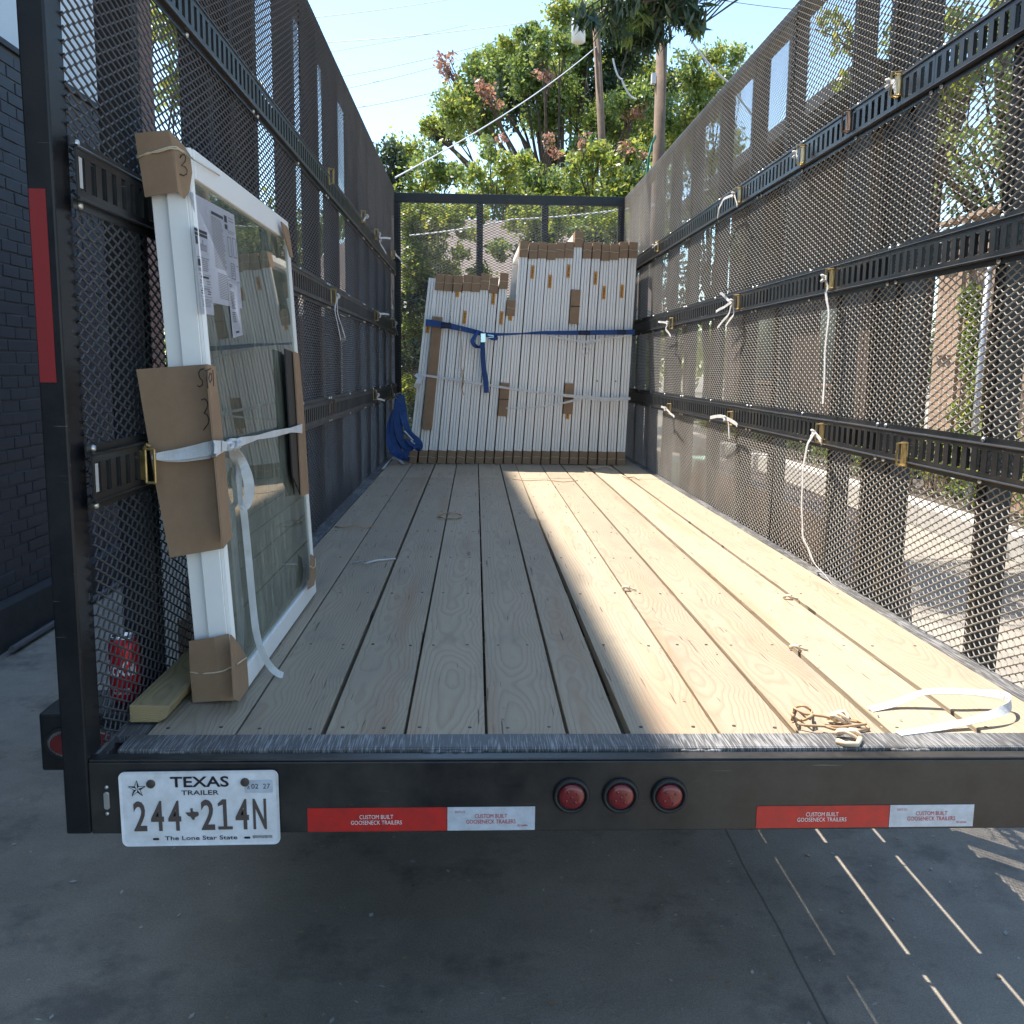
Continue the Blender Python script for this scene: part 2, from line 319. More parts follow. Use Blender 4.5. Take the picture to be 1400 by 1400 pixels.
BOXF = [(0, 3, 2, 1), (4, 5, 6, 7), (0, 1, 5, 4), (1, 2, 6, 5), (2, 3, 7, 6), (3, 0, 4, 7)]
class MB:
    def __init__(s): s.v = []; s.f = []; s.m = []
    def add(s, vs, fs, m=0):
        o = len(s.v); s.v += [tuple(v) for v in vs]
        for f in fs: s.f.append(tuple(i + o for i in f)); s.m.append(m)
        return s
    def box(s, a, b, m=0):
        x0, y0, z0 = a; x1, y1, z1 = b
        return s.add([(x0, y0, z0), (x1, y0, z0), (x1, y1, z0), (x0, y1, z0), (x0, y0, z1), (x1, y0, z1), (x1, y1, z1), (x0, y1, z1)], BOXF, m)
    def hexa(s, pts, m=0): return s.add(pts, BOXF, m)
    def prism(s, pts, off, m=0):
        """polygon swept along off"""
        n = len(pts); pts = [Vector(p) for p in pts]; off = Vector(off)
        return s.add(pts + [p + off for p in pts], [tuple(range(n))[::-1], tuple(range(n, 2 * n))] + [(i, (i + 1) % n, n + (i + 1) % n, n + i) for i in range(n)], m)
    def tube(s, pts, r, n=6, m=0):
        pts = [Vector(p) for p in pts]; rs = r if isinstance(r, (list, tuple)) else [r] * len(pts)
        vs = []; up = Vector((.13, .21, .97))
        for i, p in enumerate(pts):
            d = (pts[min(i + 1, len(pts) - 1)] - pts[max(i - 1, 0)]).normalized()
            a = d.cross(up)
            if a.length < .05: a = d.cross(Vector((1, 0, 0)))
            a.normalize(); b = d.cross(a)
            for j in range(n):
                t = 2 * math.pi * j / n; vs.append(p + a * (rs[i] * math.cos(t)) + b * (rs[i] * math.sin(t)))
        fs = [(i * n + j, i * n + (j + 1) % n, (i + 1) * n + (j + 1) % n, (i + 1) * n + j) for i in range(len(pts) - 1) for j in range(n)]
        fs += [tuple(range(n))[::-1], tuple(range((len(pts) - 1) * n, len(pts) * n))]
        return s.add(vs, fs, m)
    def ribbon(s, pts, wd, w, t=.0015, m=0):
        """flat webbing: wd = width direction (one or per point), w = width (one or per point)"""
        pts = [Vector(p) for p in pts]; n = len(pts)
        wds = [Vector(q).normalized() for q in wd] if isinstance(wd, list) else [Vector(wd).normalized()] * n
        ws = list(w) if isinstance(w, (list, tuple)) else [w] * n; vs = []
        if n > 2:                                   # soften the path into a limp curve
            P2, D2, W2 = [], [], []
            for i in range(n - 1):
                p0, p1, p2, p3 = pts[max(i - 1, 0)], pts[i], pts[i + 1], pts[min(i + 2, n - 1)]
                for q in range(4):
                    u = q / 4; P2.append(.5 * (2 * p1 + (p2 - p0) * u + (2 * p0 - 5 * p1 + 4 * p2 - p3) * u * u + (3 * p1 - p0 - 3 * p2 + p3) * u ** 3))
                    tw = .10 * math.sin(len(P2) * .9); D2.append(wds[i].lerp(wds[i + 1], u) + Vector((tw, tw, -tw)) * .5); W2.append(ws[i] * (1 - u) + ws[i + 1] * u)
            pts = P2 + [pts[-1]]; wds = D2 + [wds[-1]]; ws = W2 + [ws[-1]]; n = len(pts)
        for i, p in enumerate(pts):
            d = (pts[min(i + 1, n - 1)] - pts[max(i - 1, 0)]).normalized()
            a = wds[i] - d * wds[i].dot(d)
            a = a.normalized() if a.length > 1e-4 else d.orthogonal().normalized()
            b = d.cross(a) * t / 2; a = a * ws[i] / 2
            vs += [p - a - b, p + a - b, p + a + b, p - a + b]
        fs = [(i * 4 + j, i * 4 + (j + 1) % 4, i * 4 + 4 + (j + 1) % 4, i * 4 + 4 + j) for i in range(n - 1) for j in range(4)] + [(3, 2, 1, 0), tuple(range(4 * n - 4, 4 * n))]
        return s.add(vs, fs, m)
    def lathe(s, c, axis, prof, n=24, m=0):
        """prof = [(radius, height along axis)]"""
        c = Vector(c); ax = Vector(axis).normalized(); a = ax.orthogonal().normalized(); b = ax.cross(a); vs = []
        for r, h in prof:
            for j in range(n):
                t = 2 * math.pi * j / n; vs.append(c + ax * h + a * r * math.cos(t) + b * r * math.sin(t))
        k = len(prof)
        fs = [(i * n + j, i * n + (j + 1) % n, (i + 1) * n + (j + 1) % n, (i + 1) * n + j) for i in range(k - 1) for j in range(n)]
        fs += [tuple(range(n))[::-1], tuple(range((k - 1) * n, k * n))]
        return s.add(vs, fs, m)
    def build(s, name, mats, parent=None, loc=None, smooth=False, bevel=0, local=False):
        me = bpy.data.meshes.new(name); o = bpy.data.objects.new(name, me); COL.objects.link(o)
        po = ORG.get(parent.name, Vector((0, 0, 0))) if parent else Vector((0, 0, 0))
        L = Vector(loc) if loc is not None else (po if not local else Vector((0, 0, 0)))
        vs = s.v if local else [tuple(Vector(v) - L) for v in s.v]
        me.from_pydata(vs, [], s.f)
        mats = mats if isinstance(mats, list) else [mats]
        for q in mats: me.materials.append(M[q] if isinstance(q, str) else q)
        if len(mats) > 1: me.polygons.foreach_set('material_index', s.m)
        if smooth: me.polygons.foreach_set('use_smooth', [True] * len(me.polygons))
        me.update()
        if parent: o.parent = parent
        if not local: o.location = L - po if parent else L
        ORG[o.name] = L
        if bevel:
            b = o.modifiers.new('bevel', 'BEVEL'); b.width = bevel; b.segments = 2; b.limit_method = 'ANGLE'; b.angle_limit = .6
            b.harden_normals = False
        return o

def np_mesh(name, V, Q, mats, mi=None, parent=None, loc=(0, 0, 0)):
    """V (n,3) world, Q (m,4)"""
    me = bpy.data.meshes.new(name); L = np.array(loc, float)
    me.vertices.add(len(V)); me.vertices.foreach_set('co', (V - L).astype(np.float32).ravel())
    me.loops.add(Q.size); me.loops.foreach_set('vertex_index', Q.astype(np.int32).ravel())
    me.polygons.add(len(Q)); me.polygons.foreach_set('loop_start', (np.arange(len(Q)) * 4).astype(np.int32))
    for q in mats: me.materials.append(M[q])
    if mi is not None: me.polygons.foreach_set('material_index', mi.astype(np.int32))
    me.update(calc_edges=True)
    o = bpy.data.objects.new(name, me); COL.objects.link(o)
    po = ORG.get(parent.name, Vector((0, 0, 0))) if parent else Vector((0, 0, 0))
    if parent: o.parent = parent
    o.location = Vector(loc) - po; ORG[o.name] = Vector(loc)
    return o

def text(body, O, U, V, cx, cy, w, h, mt, parent, name='lettering', off=None, shear=0, bold=0):
    """flat print: body centred at O+U*cx+V*cy, w wide, h tall, U and V unit vectors in the printed face"""
    cu = bpy.data.curves.new('txt', 'FONT'); cu.body = body; cu.size = 1; cu.align_x = 'LEFT'; cu.offset = bold; cu.shear = shear; cu.resolution_u = 3
    to = bpy.data.objects.new('txt', cu); COL.objects.link(to)
    dg = bpy.context.evaluated_depsgraph_get(); dg.update()
    tm = to.evaluated_get(dg).to_mesh(); co = [v.co.copy() for v in tm.vertices]; fs = [tuple(p.vertices) for p in tm.polygons]
    to.evaluated_get(dg).to_mesh_clear(); bpy.data.objects.remove(to); bpy.data.curves.remove(cu)
    xs = [c.x for c in co]; ys = [c.y for c in co]; x0, x1, y0, y1 = min(xs), max(xs), min(ys), max(ys)
    N = off if off is not None else Vector(U).cross(Vector(V)).normalized() * .0006
    b = MB(); b.add([Vector(O) + Vector(U) * (cx + ((c.x - x0) / (x1 - x0) - .5) * w) + Vector(V) * (cy + ((c.y - y0) / (y1 - y0) - .5) * h) + N for c in co], fs)
    return b.build(name, mt, parent)

# ================================================================== SETTING
g = MB(); g.add([(-150, -60, 0), (150, -60, 0), (150, 250, 0), (-150, 250, 0)], [(0, 1, 2, 3)])
tag(g.build('driveway', 'ground'), kind='structure')

DZ = .793                                     # deck height
XL, XR = -.735, 1.335                         # mesh planes of the two side walls
ZTL, ZTR = 3.13, 3.085                        # wall tops
YR, YF = 1.77, 8.86                           # rear and front of the trailer
TR = empty('cargo_trailer', (.3, 1.77, 0), 'black open trailer with tall expanded-metal side walls and a pine plank deck', 'trailer')

# ---- deck planks
XE = [-.672, -.491, -.312, -.142, .028, .198, .322, .521, .681, .882, 1.08, 1.287]
GP = [0, .005, .010, .006, .006, .007, .020, .006, .010, .0165, .0165, 0]
YJ = 6.55
for i in range(11):
    a = XE[i] + GP[i] / 2; b = XE[i + 1] - GP[i + 1] / 2
    a2 = XE[i] + (GP[i] / 2 if i != 6 else .002); b2 = XE[i + 1] - (GP[i + 1] / 2 if i != 5 else .002)
    for (y0, y1, l0, r0, l1, r1) in ((1.890, YJ, a, b, a2, b2), (YJ + .006, 8.84, a2, b2, a2, b2)):
        dz = R.uniform(-.0015, .0015); t = MB(); zb = DZ - .030 + dz; zt = DZ + dz; e = R.uniform(-.002, .003)
        t.hexa([(l0, y0 + e, zb), (r0, y0 + e, zb), (r1, y1, zb), (l1, y1, zb), (l0, y0 + e, zt), (r0, y0 + e, zt), (r1, y1, zt), (l1, y1, zt)])
        t.build('deck_plank', 'deck', TR, loc=((a + b) / 2, (y0 + y1) / 2, DZ - .019), bevel=.0022)
# screws
CM = [1.93 + .61 * k for k in range(12)]
t = MB()
for y in CM:
    if y > 8.7: continue
    for i in range(11):
        for xx in (XE[i] + .038, XE[i + 1] - .04):
            t.lathe((xx + R.uniform(-.01, .01), y + R.uniform(-.008, .008), DZ - .0005), (0, 0, 1), [(.0042, 0), (.0042, .0014), (.002, .0016)], 7)
tag(t.build('deck_screws', 'screw', TR), kind='stuff')
# crossmembers, side rails, tongue beams
for y in CM:
    t = MB(); t.box((-.70, y - .028, .655), (1.31, y - .022, .7615)); t.box((-.70, y - .022, .748), (1.31, y + .028, .7615)); t.box((-.70, y - .022, .655), (1.31, y + .022, .660))
    t.build('crossmember', 'under', TR)
for (x0, x1, xi) in ((-.742, -.736, 1), (1.336, 1.342, -1)):
    t = MB(); t.box((x0, 1.80, .640), (x1, YF, .790))
    if xi > 0: t.box((-.736, 1.893, .776), (-.676, YF, .7905)); t.box((-.736, 1.893, .642), (-.69, YF, .648))
    else: t.box((1.291, 1.893, .776), (1.336, YF, .7905)); t.box((1.30, 1.893, .642), (1.336, YF, .648))
    t.build('side_rail', 'lip', TR)
for x in (-.35, .62):
    t = MB(); t.box((x - .03, 2.4, .52), (x + .03, 8.8, .64)); t.build('main_beam', 'under', TR, bevel=.004)
# ---- rear bumper
t = MB(); t.box((-.742, YR, .6395), (1.40, YR + .008, .786)); t.box((-.742, YR + .008, .6395), (1.40, YR + .06, .647)); t.box((-.742, YR + .002, .786), (1.40, YR + .034, .791))
rb = t.build('rear_bumper', ['bumper'], TR, bevel=.003)
t = MB(); t.box((-.70, YR + .039, .700), (1.37, YR + .045, .7965)); t.box((-.70, YR + .045, .7905), (1.37, 1.886, .7968))
t.build('bumper_cap_angle', 'lip', TR, bevel=.002)
t = MB(); t.box((-.742, YR + .0342, .740), (1.40, YR + .0388, .779)); t.build('bumper_seam', 'under', TR)
for (x0, x1) in ((-.62, -.57), (-.1, .02), (.42, .5), (.85, .93), (1.2, 1.24)):
    t = MB(); n = int((x1 - x0) / .006)
    t.tube([(x0 + (x1 - x0) * q / n, YR + .0365 + .0012 * math.sin(q * 2.1), .7905 + .0012 * math.sin(q * 1.3)) for q in range(n + 1)], .0042, 6)
    t.build('weld_bead', 'lip', TR, smooth=True)

# tail lamps
def tail_lamp(px, py):
    c = P(px, py, Y=YR); c.y = YR
    h = MB(); h.lathe(c, (0, -1, 0), [(.0365, 0), (.0365, .005), (.034, .009), (.030, .010), (.0285, .006), (.0265, .004)], 40)
    g_ = h.build('tail_lamp', 'rubber', TR, smooth=True)
    for q in g_.data.polygons: q.use_smooth = len(q.vertices) == 4
    l = MB(); l.lathe(c + Vector((0, -.0035, 0)), (0, -1, 0), [(.0255, 0), (.0255, .004), (.024, .0065), (.016, .0082), (.006, .0088), (.001, .0088)], 36)
    for k_ in range(4):
        a = .6 + k_ * math.pi / 2; l.lathe(c + Vector((.013 * math.cos(a), -.010, .013 * math.sin(a))), (0, -1, 0), [(.0033, 0), (.0027, .0022), (.0008, .003)], 10)
    l.lathe(c + Vector((0, -.0115, 0)), (0, -1, 0), [(.0033, 0), (.0027, .0015), (.0008, .002)], 10)
    lo = l.build('lens', 'red', g_, smooth=True)
for px in (781, 848, 914.5): tail_lamp(px, 1087)

# reflective tape with print
def tape(pxs, py0, py1, label_w):
    O = P(pxs[0], py1, Y=YR); O.y = YR - .0012; w1 = P(pxs[1], py1, Y=YR).x - O.x; w2 = P(pxs[2], py1, Y=YR).x - O.x
    h = P(pxs[0], py0, Y=YR).z - O.z
    U = Vector((1, 0, .003)).normalized(); V = Vector((0, 0, 1))
    a = MB(); a.prism([O, O + U * w1, O + U * w1 + V * h, O + V * h], (0, .001, 0)); ra = tag(a.build('reflective_tape', 'tapered', TR), 'red reflective strip')
    b = MB(); b.prism([O + U * (w1 + .001), O + U * w2, O + U * w2 + V * h, O + U * (w1 + .001) + V * h], (0, .001, 0)); wb = tag(b.build('reflective_tape', 'tapewhite', TR), 'white reflective strip')
    off = Vector((0, -.0008, 0))
    text('CUSTOM BUILT', O, U, V, w1 / 2 - .002, h * .62, .066, .0085, 'canwhite', ra, off=off)
    text('GOOSENECK TRAILERS', O, U, V, w1 / 2 - .002, h * .38, .100, .0085, 'canwhite', ra, off=off)
    c = (w1 + w2) / 2
    text('CUSTOM BUILT', O, U, V, c, h * .62, .064, .0085, 'tapered', wb, off=off)
    text('GOOSENECK TRAILERS', O, U, V, c, h * .38, .098, .0085, 'tapered', wb, off=off)
    text('DOT-C2', O, U, V, w1 + .026, h * .80, .020, .0045, 'tapered', wb, off=off)
    text('ID #446', O, U, V, w2 - .024, h * .2, .020, .0045, 'tapered', wb, off=off)
tape((421, 611, 731), 1105, 1137, 0)
tape((1033, 1214, 1329), 1102, 1132, 0)

# licence plate
A = P(168, 1157, Y=YR - .008); B = P(382, 1153.5, Y=YR - .008)
U = (B - A).normalized(); V = Vector((-U.z, 0, U.x)); PW, PH = .3048, .1524
def rr(x0, y0, x1, y1, r, n=6):
    out = []
    for cx_, cy_, a0 in ((x1 - r, y0 + r, -90), (x1 - r, y1 - r, 0), (x0 + r, y1 - r, 90), (x0 + r, y0 + r, 180)):
        for k_ in range(n + 1):
            a = math.radians(a0 + 90 * k_ / n); out.append((cx_ + r * math.cos(a), cy_ + r * math.sin(a)))
    return out
def on(O, U, V, pts, y=0): return [O + U * x + V * z + Vector((0, y, 0)) for x, z in pts]
p = MB(); p.prism(on(A, U, V, rr(0, 0, PW, PH, .012)), (0, .0012, 0))
rim_o, rim_i = on(A, U, V, rr(.0, .0, PW, PH, .012), -.0016), on(A, U, V, rr(.005, .005, PW - .005, PH - .005, .009), -.0002)
n = len(rim_o); p.add(rim_o + rim_i, [(i, (i + 1) % n, n + (i + 1) % n, n + i) for i in range(n)]); p.add(rim_o + on(A, U, V, rr(0, 0, PW, PH, .012)), [(i, (i + 1) % n, n + (i + 1) % n, n + i) for i in range(n)])
pl = p.build('license_plate', 'plate', TR)
of = Vector((0, -.0012, 0))
text('TEXAS', A, U, V, .154, .131, .112, .022, 'plateink', pl, off=of, bold=.02)
text('TRAILER', A, U, V, .154, .109, .072, .0095, 'plateink', pl, off=of, bold=.01)
for ch, x in zip('244', (.037, .070, .103)): text(ch, A, U, V, x, .062, .025, .062, 'plateink2', pl, off=of, bold=.02)
d1 = MB(); d1.add(on(A, U, V, [(.186, .032), (.214, .032), (.214, .0385), (.2035, .0385), (.2035, .0945), (.196, .0945), (.187, .086), (.187, .080), (.1965, .084), (.1965, .0385), (.186, .0385)], -.0012), [tuple(range(11))]); d1.build('numeral', 'plateink2', pl)
for ch, x in zip('24N', (.167, .233, .267)): text(ch, A, U, V, x, .063, .026, .063, 'plateink2', pl, off=of, bold=.02)
text('The Lone Star State', A, U, V, .152, .0155, .140, .0085, 'plateink', pl, off=of, bold=.012)
st = MB(); pts = []
for k_ in range(10):
    a = math.pi / 2 + k_ * math.pi / 5; r = .017 if k_ % 2 == 0 else .0062; pts.append((.034 + r * math.cos(a), .118 + r * math.sin(a)))
for k_ in range(0, 10):
    st.add(on(A, U, V, [(.034, .118), pts[k_], pts[(k_ + 1) % 10]], -.0012), [(0, 1, 2)], 0 if k_ % 2 else 1)
st.build('star_emblem', ['plateink', 'plate'], pl)
so2 = MB()
for k_ in range(10):
    q0, q1 = pts[k_], pts[(k_ + 1) % 10]; so2.tube(on(A, U, V, [q0, q1], -.0014), .0005, 4)
so2.build('star_outline', 'plateink', pl)
tx = [(-.5, .12), (-.12, .12), (-.12, .5), (.06, .5), (.06, .22), (.22, .16), (.44, .16), (.5, -.08), (.44, -.22), (.2, -.36), (.12, -.62), (-.02, -.55), (-.14, -.28), (-.26, -.24), (-.34, -.18), (-.46, .04)]
tm = MB(); tm.add(on(A, U, V, [(.137 + x * .026, .066 + y * .022) for x, y in tx], -.0012), [tuple(range(len(tx)))]); tm.build('state_outline', 'plateink2', pl)
sk = MB(); sk.prism(on(A, U, V, rr(.240, .107, .294, .133, .002), -.0010), (0, .0004, 0)); stk = sk.build('plate_sticker', 'tapewhite', pl)
text('02  27', A, U, V, .271, .1205, .036, .010, 'plateink', pl, off=Vector((0, -.0016, 0)))
text('A', A, U, V, .2475, .118, .005, .007, 'plateink', pl, off=Vector((0, -.0016, 0)))
bc = MB()
for k_ in range(16):
    x = .252 + k_ * .0024; bc.add(on(A, U, V, [(x, .013), (x + R.choice((.0008, .0014)), .013), (x + .001, .019), (x, .019)], -.0012), [(0, 1, 2, 3)])
bc.build('plate_code', 'plateink', pl)
for x, z in ((.061, .128), (.241, .129)):
    b = MB(); b.lathe(A + U * x + V * z, (0, -1, 0), [(.0085, 0), (.0085, .003), (.007, .0045), (.002, .005)], 14); b.lathe(A + U * x + V * z + Vector((0, -.0045, 0)), (0, -1, 0), [(.004, 0), (.003, .001), (.001, .001)], 6)
    b.build('plate_screw', 'screw', pl, smooth=False)
for x in (.065, .241):
    b = MB(); b.add(on(A, U, V, rr(x - .006, .012, x + .006, .0165, .002, 3), -.0010), [tuple(range(16))]); b.build('plate_slot', 'plateink', pl)
# little side light next to the plate
b = MB(); q0 = P(146, 1076, Y=YR - .001); q1 = P(147, 1112, Y=YR - .001)
b.lathe(q0, (0, -1, 0), [(.0042, 0), (.0036, .003), (.001, .004)], 12); b.lathe(q1, (0, -1, 0), [(.0042, 0), (.0036, .003), (.001, .004)], 12)
b.prism(on((q0 + q1) / 2, Vector((1, 0, 0)), Vector((0, 0, 1)), rr(-.0055, -.018, .0055, .018, .005)), (0, -.004, 0)); b.build('screwed_clip', 'bolt', TR, bevel=.001)

# ---- posts of the side walls
def tube_post(name, a, b, mt='frame', bev=.004):
    t = MB(); t.box(a, b); return t.build(name, mt, TR, loc=(a[0], a[1], a[2]), bevel=bev)
rear = tube_post('rear_post', (-.790, YR - .002, .640), (-.7425, YR + .072, ZTL))
LP = [2.20, 2.80, 3.05, 3.37, 4.06, 4.66, 5.31, 6.17, 6.75, 7.35, 7.95, 8.5]
for y in LP: tube_post('wall_post', (-.822, y, .66), (-.7430, y + .05, ZTL - .052))
RP = [2.43, 3.02, 3.20, 3.52, 4.26, 4.80, 5.43, 6.12, 6.75, 7.34, 7.95, 8.5]
for y in RP: tube_post('wall_post', (1.3425, y, .66), (1.415, y + .05, ZTR - .052))
tube_post('rear_post', (1.3425, 1.78, .640), (1.415, 1.85, ZTR))
tube_post('wall_top_rail', (-.822, YR - .002 + .074, ZTL - .050), (-.7430, YF + .05, ZTL))
tube_post('wall_top_rail', (1.3425, 1.852, ZTR - .050), (1.415, YF + .05, ZTR))
# front frame
tube_post('front_top_beam', (-.7422, YF, 3.005), (1.3418, YF + .06, 3.085))
for x in (-.742, .0, .59, 1.282): tube_post('front_post', (x, YF + .002, .65), (x + .06, YF + .056, 3.003))
tube_post('front_sill', (-.68, YF + .003, .66), (1.28, YF + .055, .80))
# red strip on the rear post
b = MB(); c0 = P(66, 258, Y=YR - .0035); c1 = P(83, 258, Y=YR - .0035); c2 = P(90, 523, Y=YR - .0035); c3 = P(74, 523, Y=YR - .0035)
b.prism([(-.7865, YR - .0035, c3.z), (-.7575, YR - .0035, c3.z), (-.7575, YR - .0035, c0.z), (-.7865, YR - .0035, c0.z)], (0, .0008, 0)); tag(b.build('reflective_tape', mat('dark_red_tape', (.26, .018, .020), .4), TR), 'long upright dark red strip on the rear post')
# tail light box outside the left rear post
b = MB(); b.box((-.952, 2.03, .655), (-.744, 2.19, .788)); lb = b.build('side_lamp_box', 'frame', TR, bevel=.006)
def oval(cx_, cz, rx, rz, n=28): return [(cx_ + rx * math.copysign(abs(math.cos(2 * math.pi * k / n)) ** .7, math.cos(2 * math.pi * k / n)), cz + rz * math.sin(2 * math.pi * k / n)) for k in range(n)]
O0 = Vector((0, 2.03, 0)); EX = Vector((1, 0, 0)); EZ = Vector((0, 0, 1))
b = MB(); b.prism(on(O0, EX, EZ, oval(-.848, .722, .092, .042)), (0, -.008, 0)); b.build('lamp_grommet', 'rubber', lb, bevel=.002)
b = MB(); b.prism(on(O0, EX, EZ, oval(-.848, .722, .084, .035), -.0082), (0, -.001, 0)); b.build('lamp_ring', 'lip', lb)
b = MB(); b.prism(on(O0, EX, EZ, oval(-.848, .722, .078, .029), -.0095), (0, -.006, 0)); b.build('lens', 'red', lb, bevel=.003)

# ---- expanded metal
def expanded(name, axis_u, o, ulen, vlen, nrm, p=.0117, half=.0254, w=.0040, th=.0025, al=math.radians(48), flat=.004, mt='meshm'):
    """raised expanded-metal sheet: zigzag strands, origin o, along axis_u and up, nrm = towards inside"""
    u = np.array(axis_u, float); nn = np.array(nrm, float); z = np.array([0, 0, 1.0]); o = np.array(o, float)
    nu = int(ulen / half); nv = int(vlen / p)
    k = np.arange(nu + 1); us = np.stack([k * half - flat, k * half + flat], 1).ravel() if flat else k * half * 1.0
    kk = np.repeat(k, 2) if flat else k
    V = []; d = w * math.sin(al) / 2
    wd = np.array([math.cos(al), math.sin(al)]); td = np.array([-math.sin(al), math.cos(al)])
    cr = [(-w / 2, -th / 2), (w / 2, -th / 2), (w / 2, th / 2), (-w / 2, th / 2)]
    j = np.arange(nv + 1)
    sg = np.where((kk[None, :] + j[:, None]) % 2 == 0, 1.0, -1.0)
    amp = p / 2 - w * math.cos(al) / 2 * .9
    vv = (j[:, None] * p) + sg * amp + NR.uniform(-.0003, .0003, sg.shape); n_ = -sg * d
    uu = np.broadcast_to(us[None, :], sg.shape)
    bow = .0035 * np.sin(uu * 5.1 + 1.3) * np.sin(vv * 6.3 + uu * 1.7) + .0025 * np.sin(uu * 2.3 - vv * 3.1)
    n_ = n_ - np.abs(bow) * 1.0
    C = o + uu[..., None] * u + vv[..., None] * z + n_[..., None] * nn
    ring = [C + (a * wd[0] + b * td[0]) * z + (a * wd[1] + b * td[1]) * nn for a, b in cr]
    V = np.stack(ring, 2).reshape(-1, 3)             # (nv+1, m, 4)
    m = uu.shape[1]; base = (np.arange(nv + 1)[:, None] * m + np.arange(m - 1)[None, :]).ravel() * 4
    Q = np.concatenate([np.stack([base + a, base + (a + 1) % 4, base + 4 + (a + 1) % 4, base + 4 + a], 1) for a in range(4)])
    return np_mesh(name, V, Q, [mt], parent=TR, loc=tuple(o))
SPL = 4.2
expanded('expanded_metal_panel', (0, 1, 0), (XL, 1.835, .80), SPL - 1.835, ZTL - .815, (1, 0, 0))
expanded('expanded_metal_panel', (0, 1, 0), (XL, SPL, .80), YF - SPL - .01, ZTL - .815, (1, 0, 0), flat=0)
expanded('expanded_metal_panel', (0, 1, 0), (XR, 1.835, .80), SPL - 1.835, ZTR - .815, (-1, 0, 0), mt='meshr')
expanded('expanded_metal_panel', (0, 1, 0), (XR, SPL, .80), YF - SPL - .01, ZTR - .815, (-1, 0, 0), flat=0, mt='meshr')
expanded('expanded_metal_panel', (1, 0, 0), (-.70, YF - .006, .80), 2.01, 2.20, (0, -1, 0), flat=0)

# ---- cargo tracks (slotted rails) on both walls
def track_piece(side, y0, y1, zb):
    """side=-1 left wall (faces +X), 1 right wall. zb = bottom height; .125 tall"""
    s = -side; x = (XL + .006) if side < 0 else (XR - .006)
    def bx(t, d0, d1, ya, yb, za, zc):
        a, b = x + s * d0, x + s * d1; t.box((min(a, b), ya, za), (max(a, b), yb, zc))
    t = MB()
    bx(t, 0, .003, y0, y1, zb, zb + .018); bx(t, 0, .003, y0, y1, zb + .107, zb + .125)      # flanges on the mesh
    bx(t, .0032, .013, y0, y1, zb + .015, zb + .0185); bx(t, .0032, .013, y0, y1, zb + .1065, zb + .110)
    bx(t, .0105, .0135, y0, y1, zb + .0187, zb + .033); bx(t, .0105, .0135, y0, y1, zb + .092, zb + .1063)
    n = max(1, int(round((y1 - y0) / .0508))); pt = (y1 - y0) / n
    for k_ in range(n):
        ya = y0 + k_ * pt
        if k_ == 0: bx(t, .0105, .0135, ya, ya + pt * .3, zb + .033, zb + .092)
        elif k_ == n: pass
        a0 = ya + (pt * .3 if k_ == 0 else 0) ; 
        bx(t, .0105, .0135, ya + pt * .72, ya + pt * (1.0 if k_ == n - 1 else 1.24), zb + .0332, zb + .0918)
        bx(t, .004, .0105, ya + pt * .70, ya + pt * .72, zb + .036, zb + .089)
    for zz in (zb + .006, zb + .119):                      # bead lines
        pass
    for zz in (zb + .0175, zb + .1075): t.tube([(x + s * .0142, y0, zz), (x + s * .0142, y1, zz)], .0032, 6)
    o = t.build('cargo_track', 'track', TR, loc=(x, y0, zb))
    for k_ in range(max(2, int((y1 - y0) / .4))):
        yy = y0 + .03 + k_ * ((y1 - y0 - .06) / (max(2, int((y1 - y0) / .4)) - 1))
        for zz in (zb + .008, zb + .117):
            c = BOLT.copy(); COL.objects.link(c); c.parent = o; c.location = (s * .003, yy - y0, zz - zb); c.scale = (s, 1, 1)
b = MB(); b.lathe((0, 0, 0), (1, 0, 0), [(.0075, 0), (.0075, .001), (.006, .0045), (.002, .006)], 10)
BOLT = b.build('bolt', 'bolt', smooth=True); BOLT['_proto'] = 1
for zb in (1.267, 1.825, 2.352):
    cuts = [1.803, 3.30, 4.82, 6.34, 8.80]
    for a, c in zip(cuts[:-1], cuts[1:]): track_piece(-1, a + .001, c - .001, zb + (.004 if zb < 1.5 else 0))
    cuts = [1.803, 3.06 if zb < 1.5 or zb < 2 else 2.85, 4.58, 6.10, 8.80]
    for a, c in zip(cuts[:-1], cuts[1:]): track_piece(1, a + .001, c - .001, zb - (.004 if zb < 1.5 else 0))
bpy.data.objects.remove(BOLT)
# round track-end castings and sticker by the left rear post
for zb, za in ((1.271, 1), (1.825, 1)):
    b = MB(); b.box((XL + .0201, 1.812, zb + .036), (XL + .0206, 1.826, zb + .09)); b.build('paint_chip_label', 'concrete', TR)

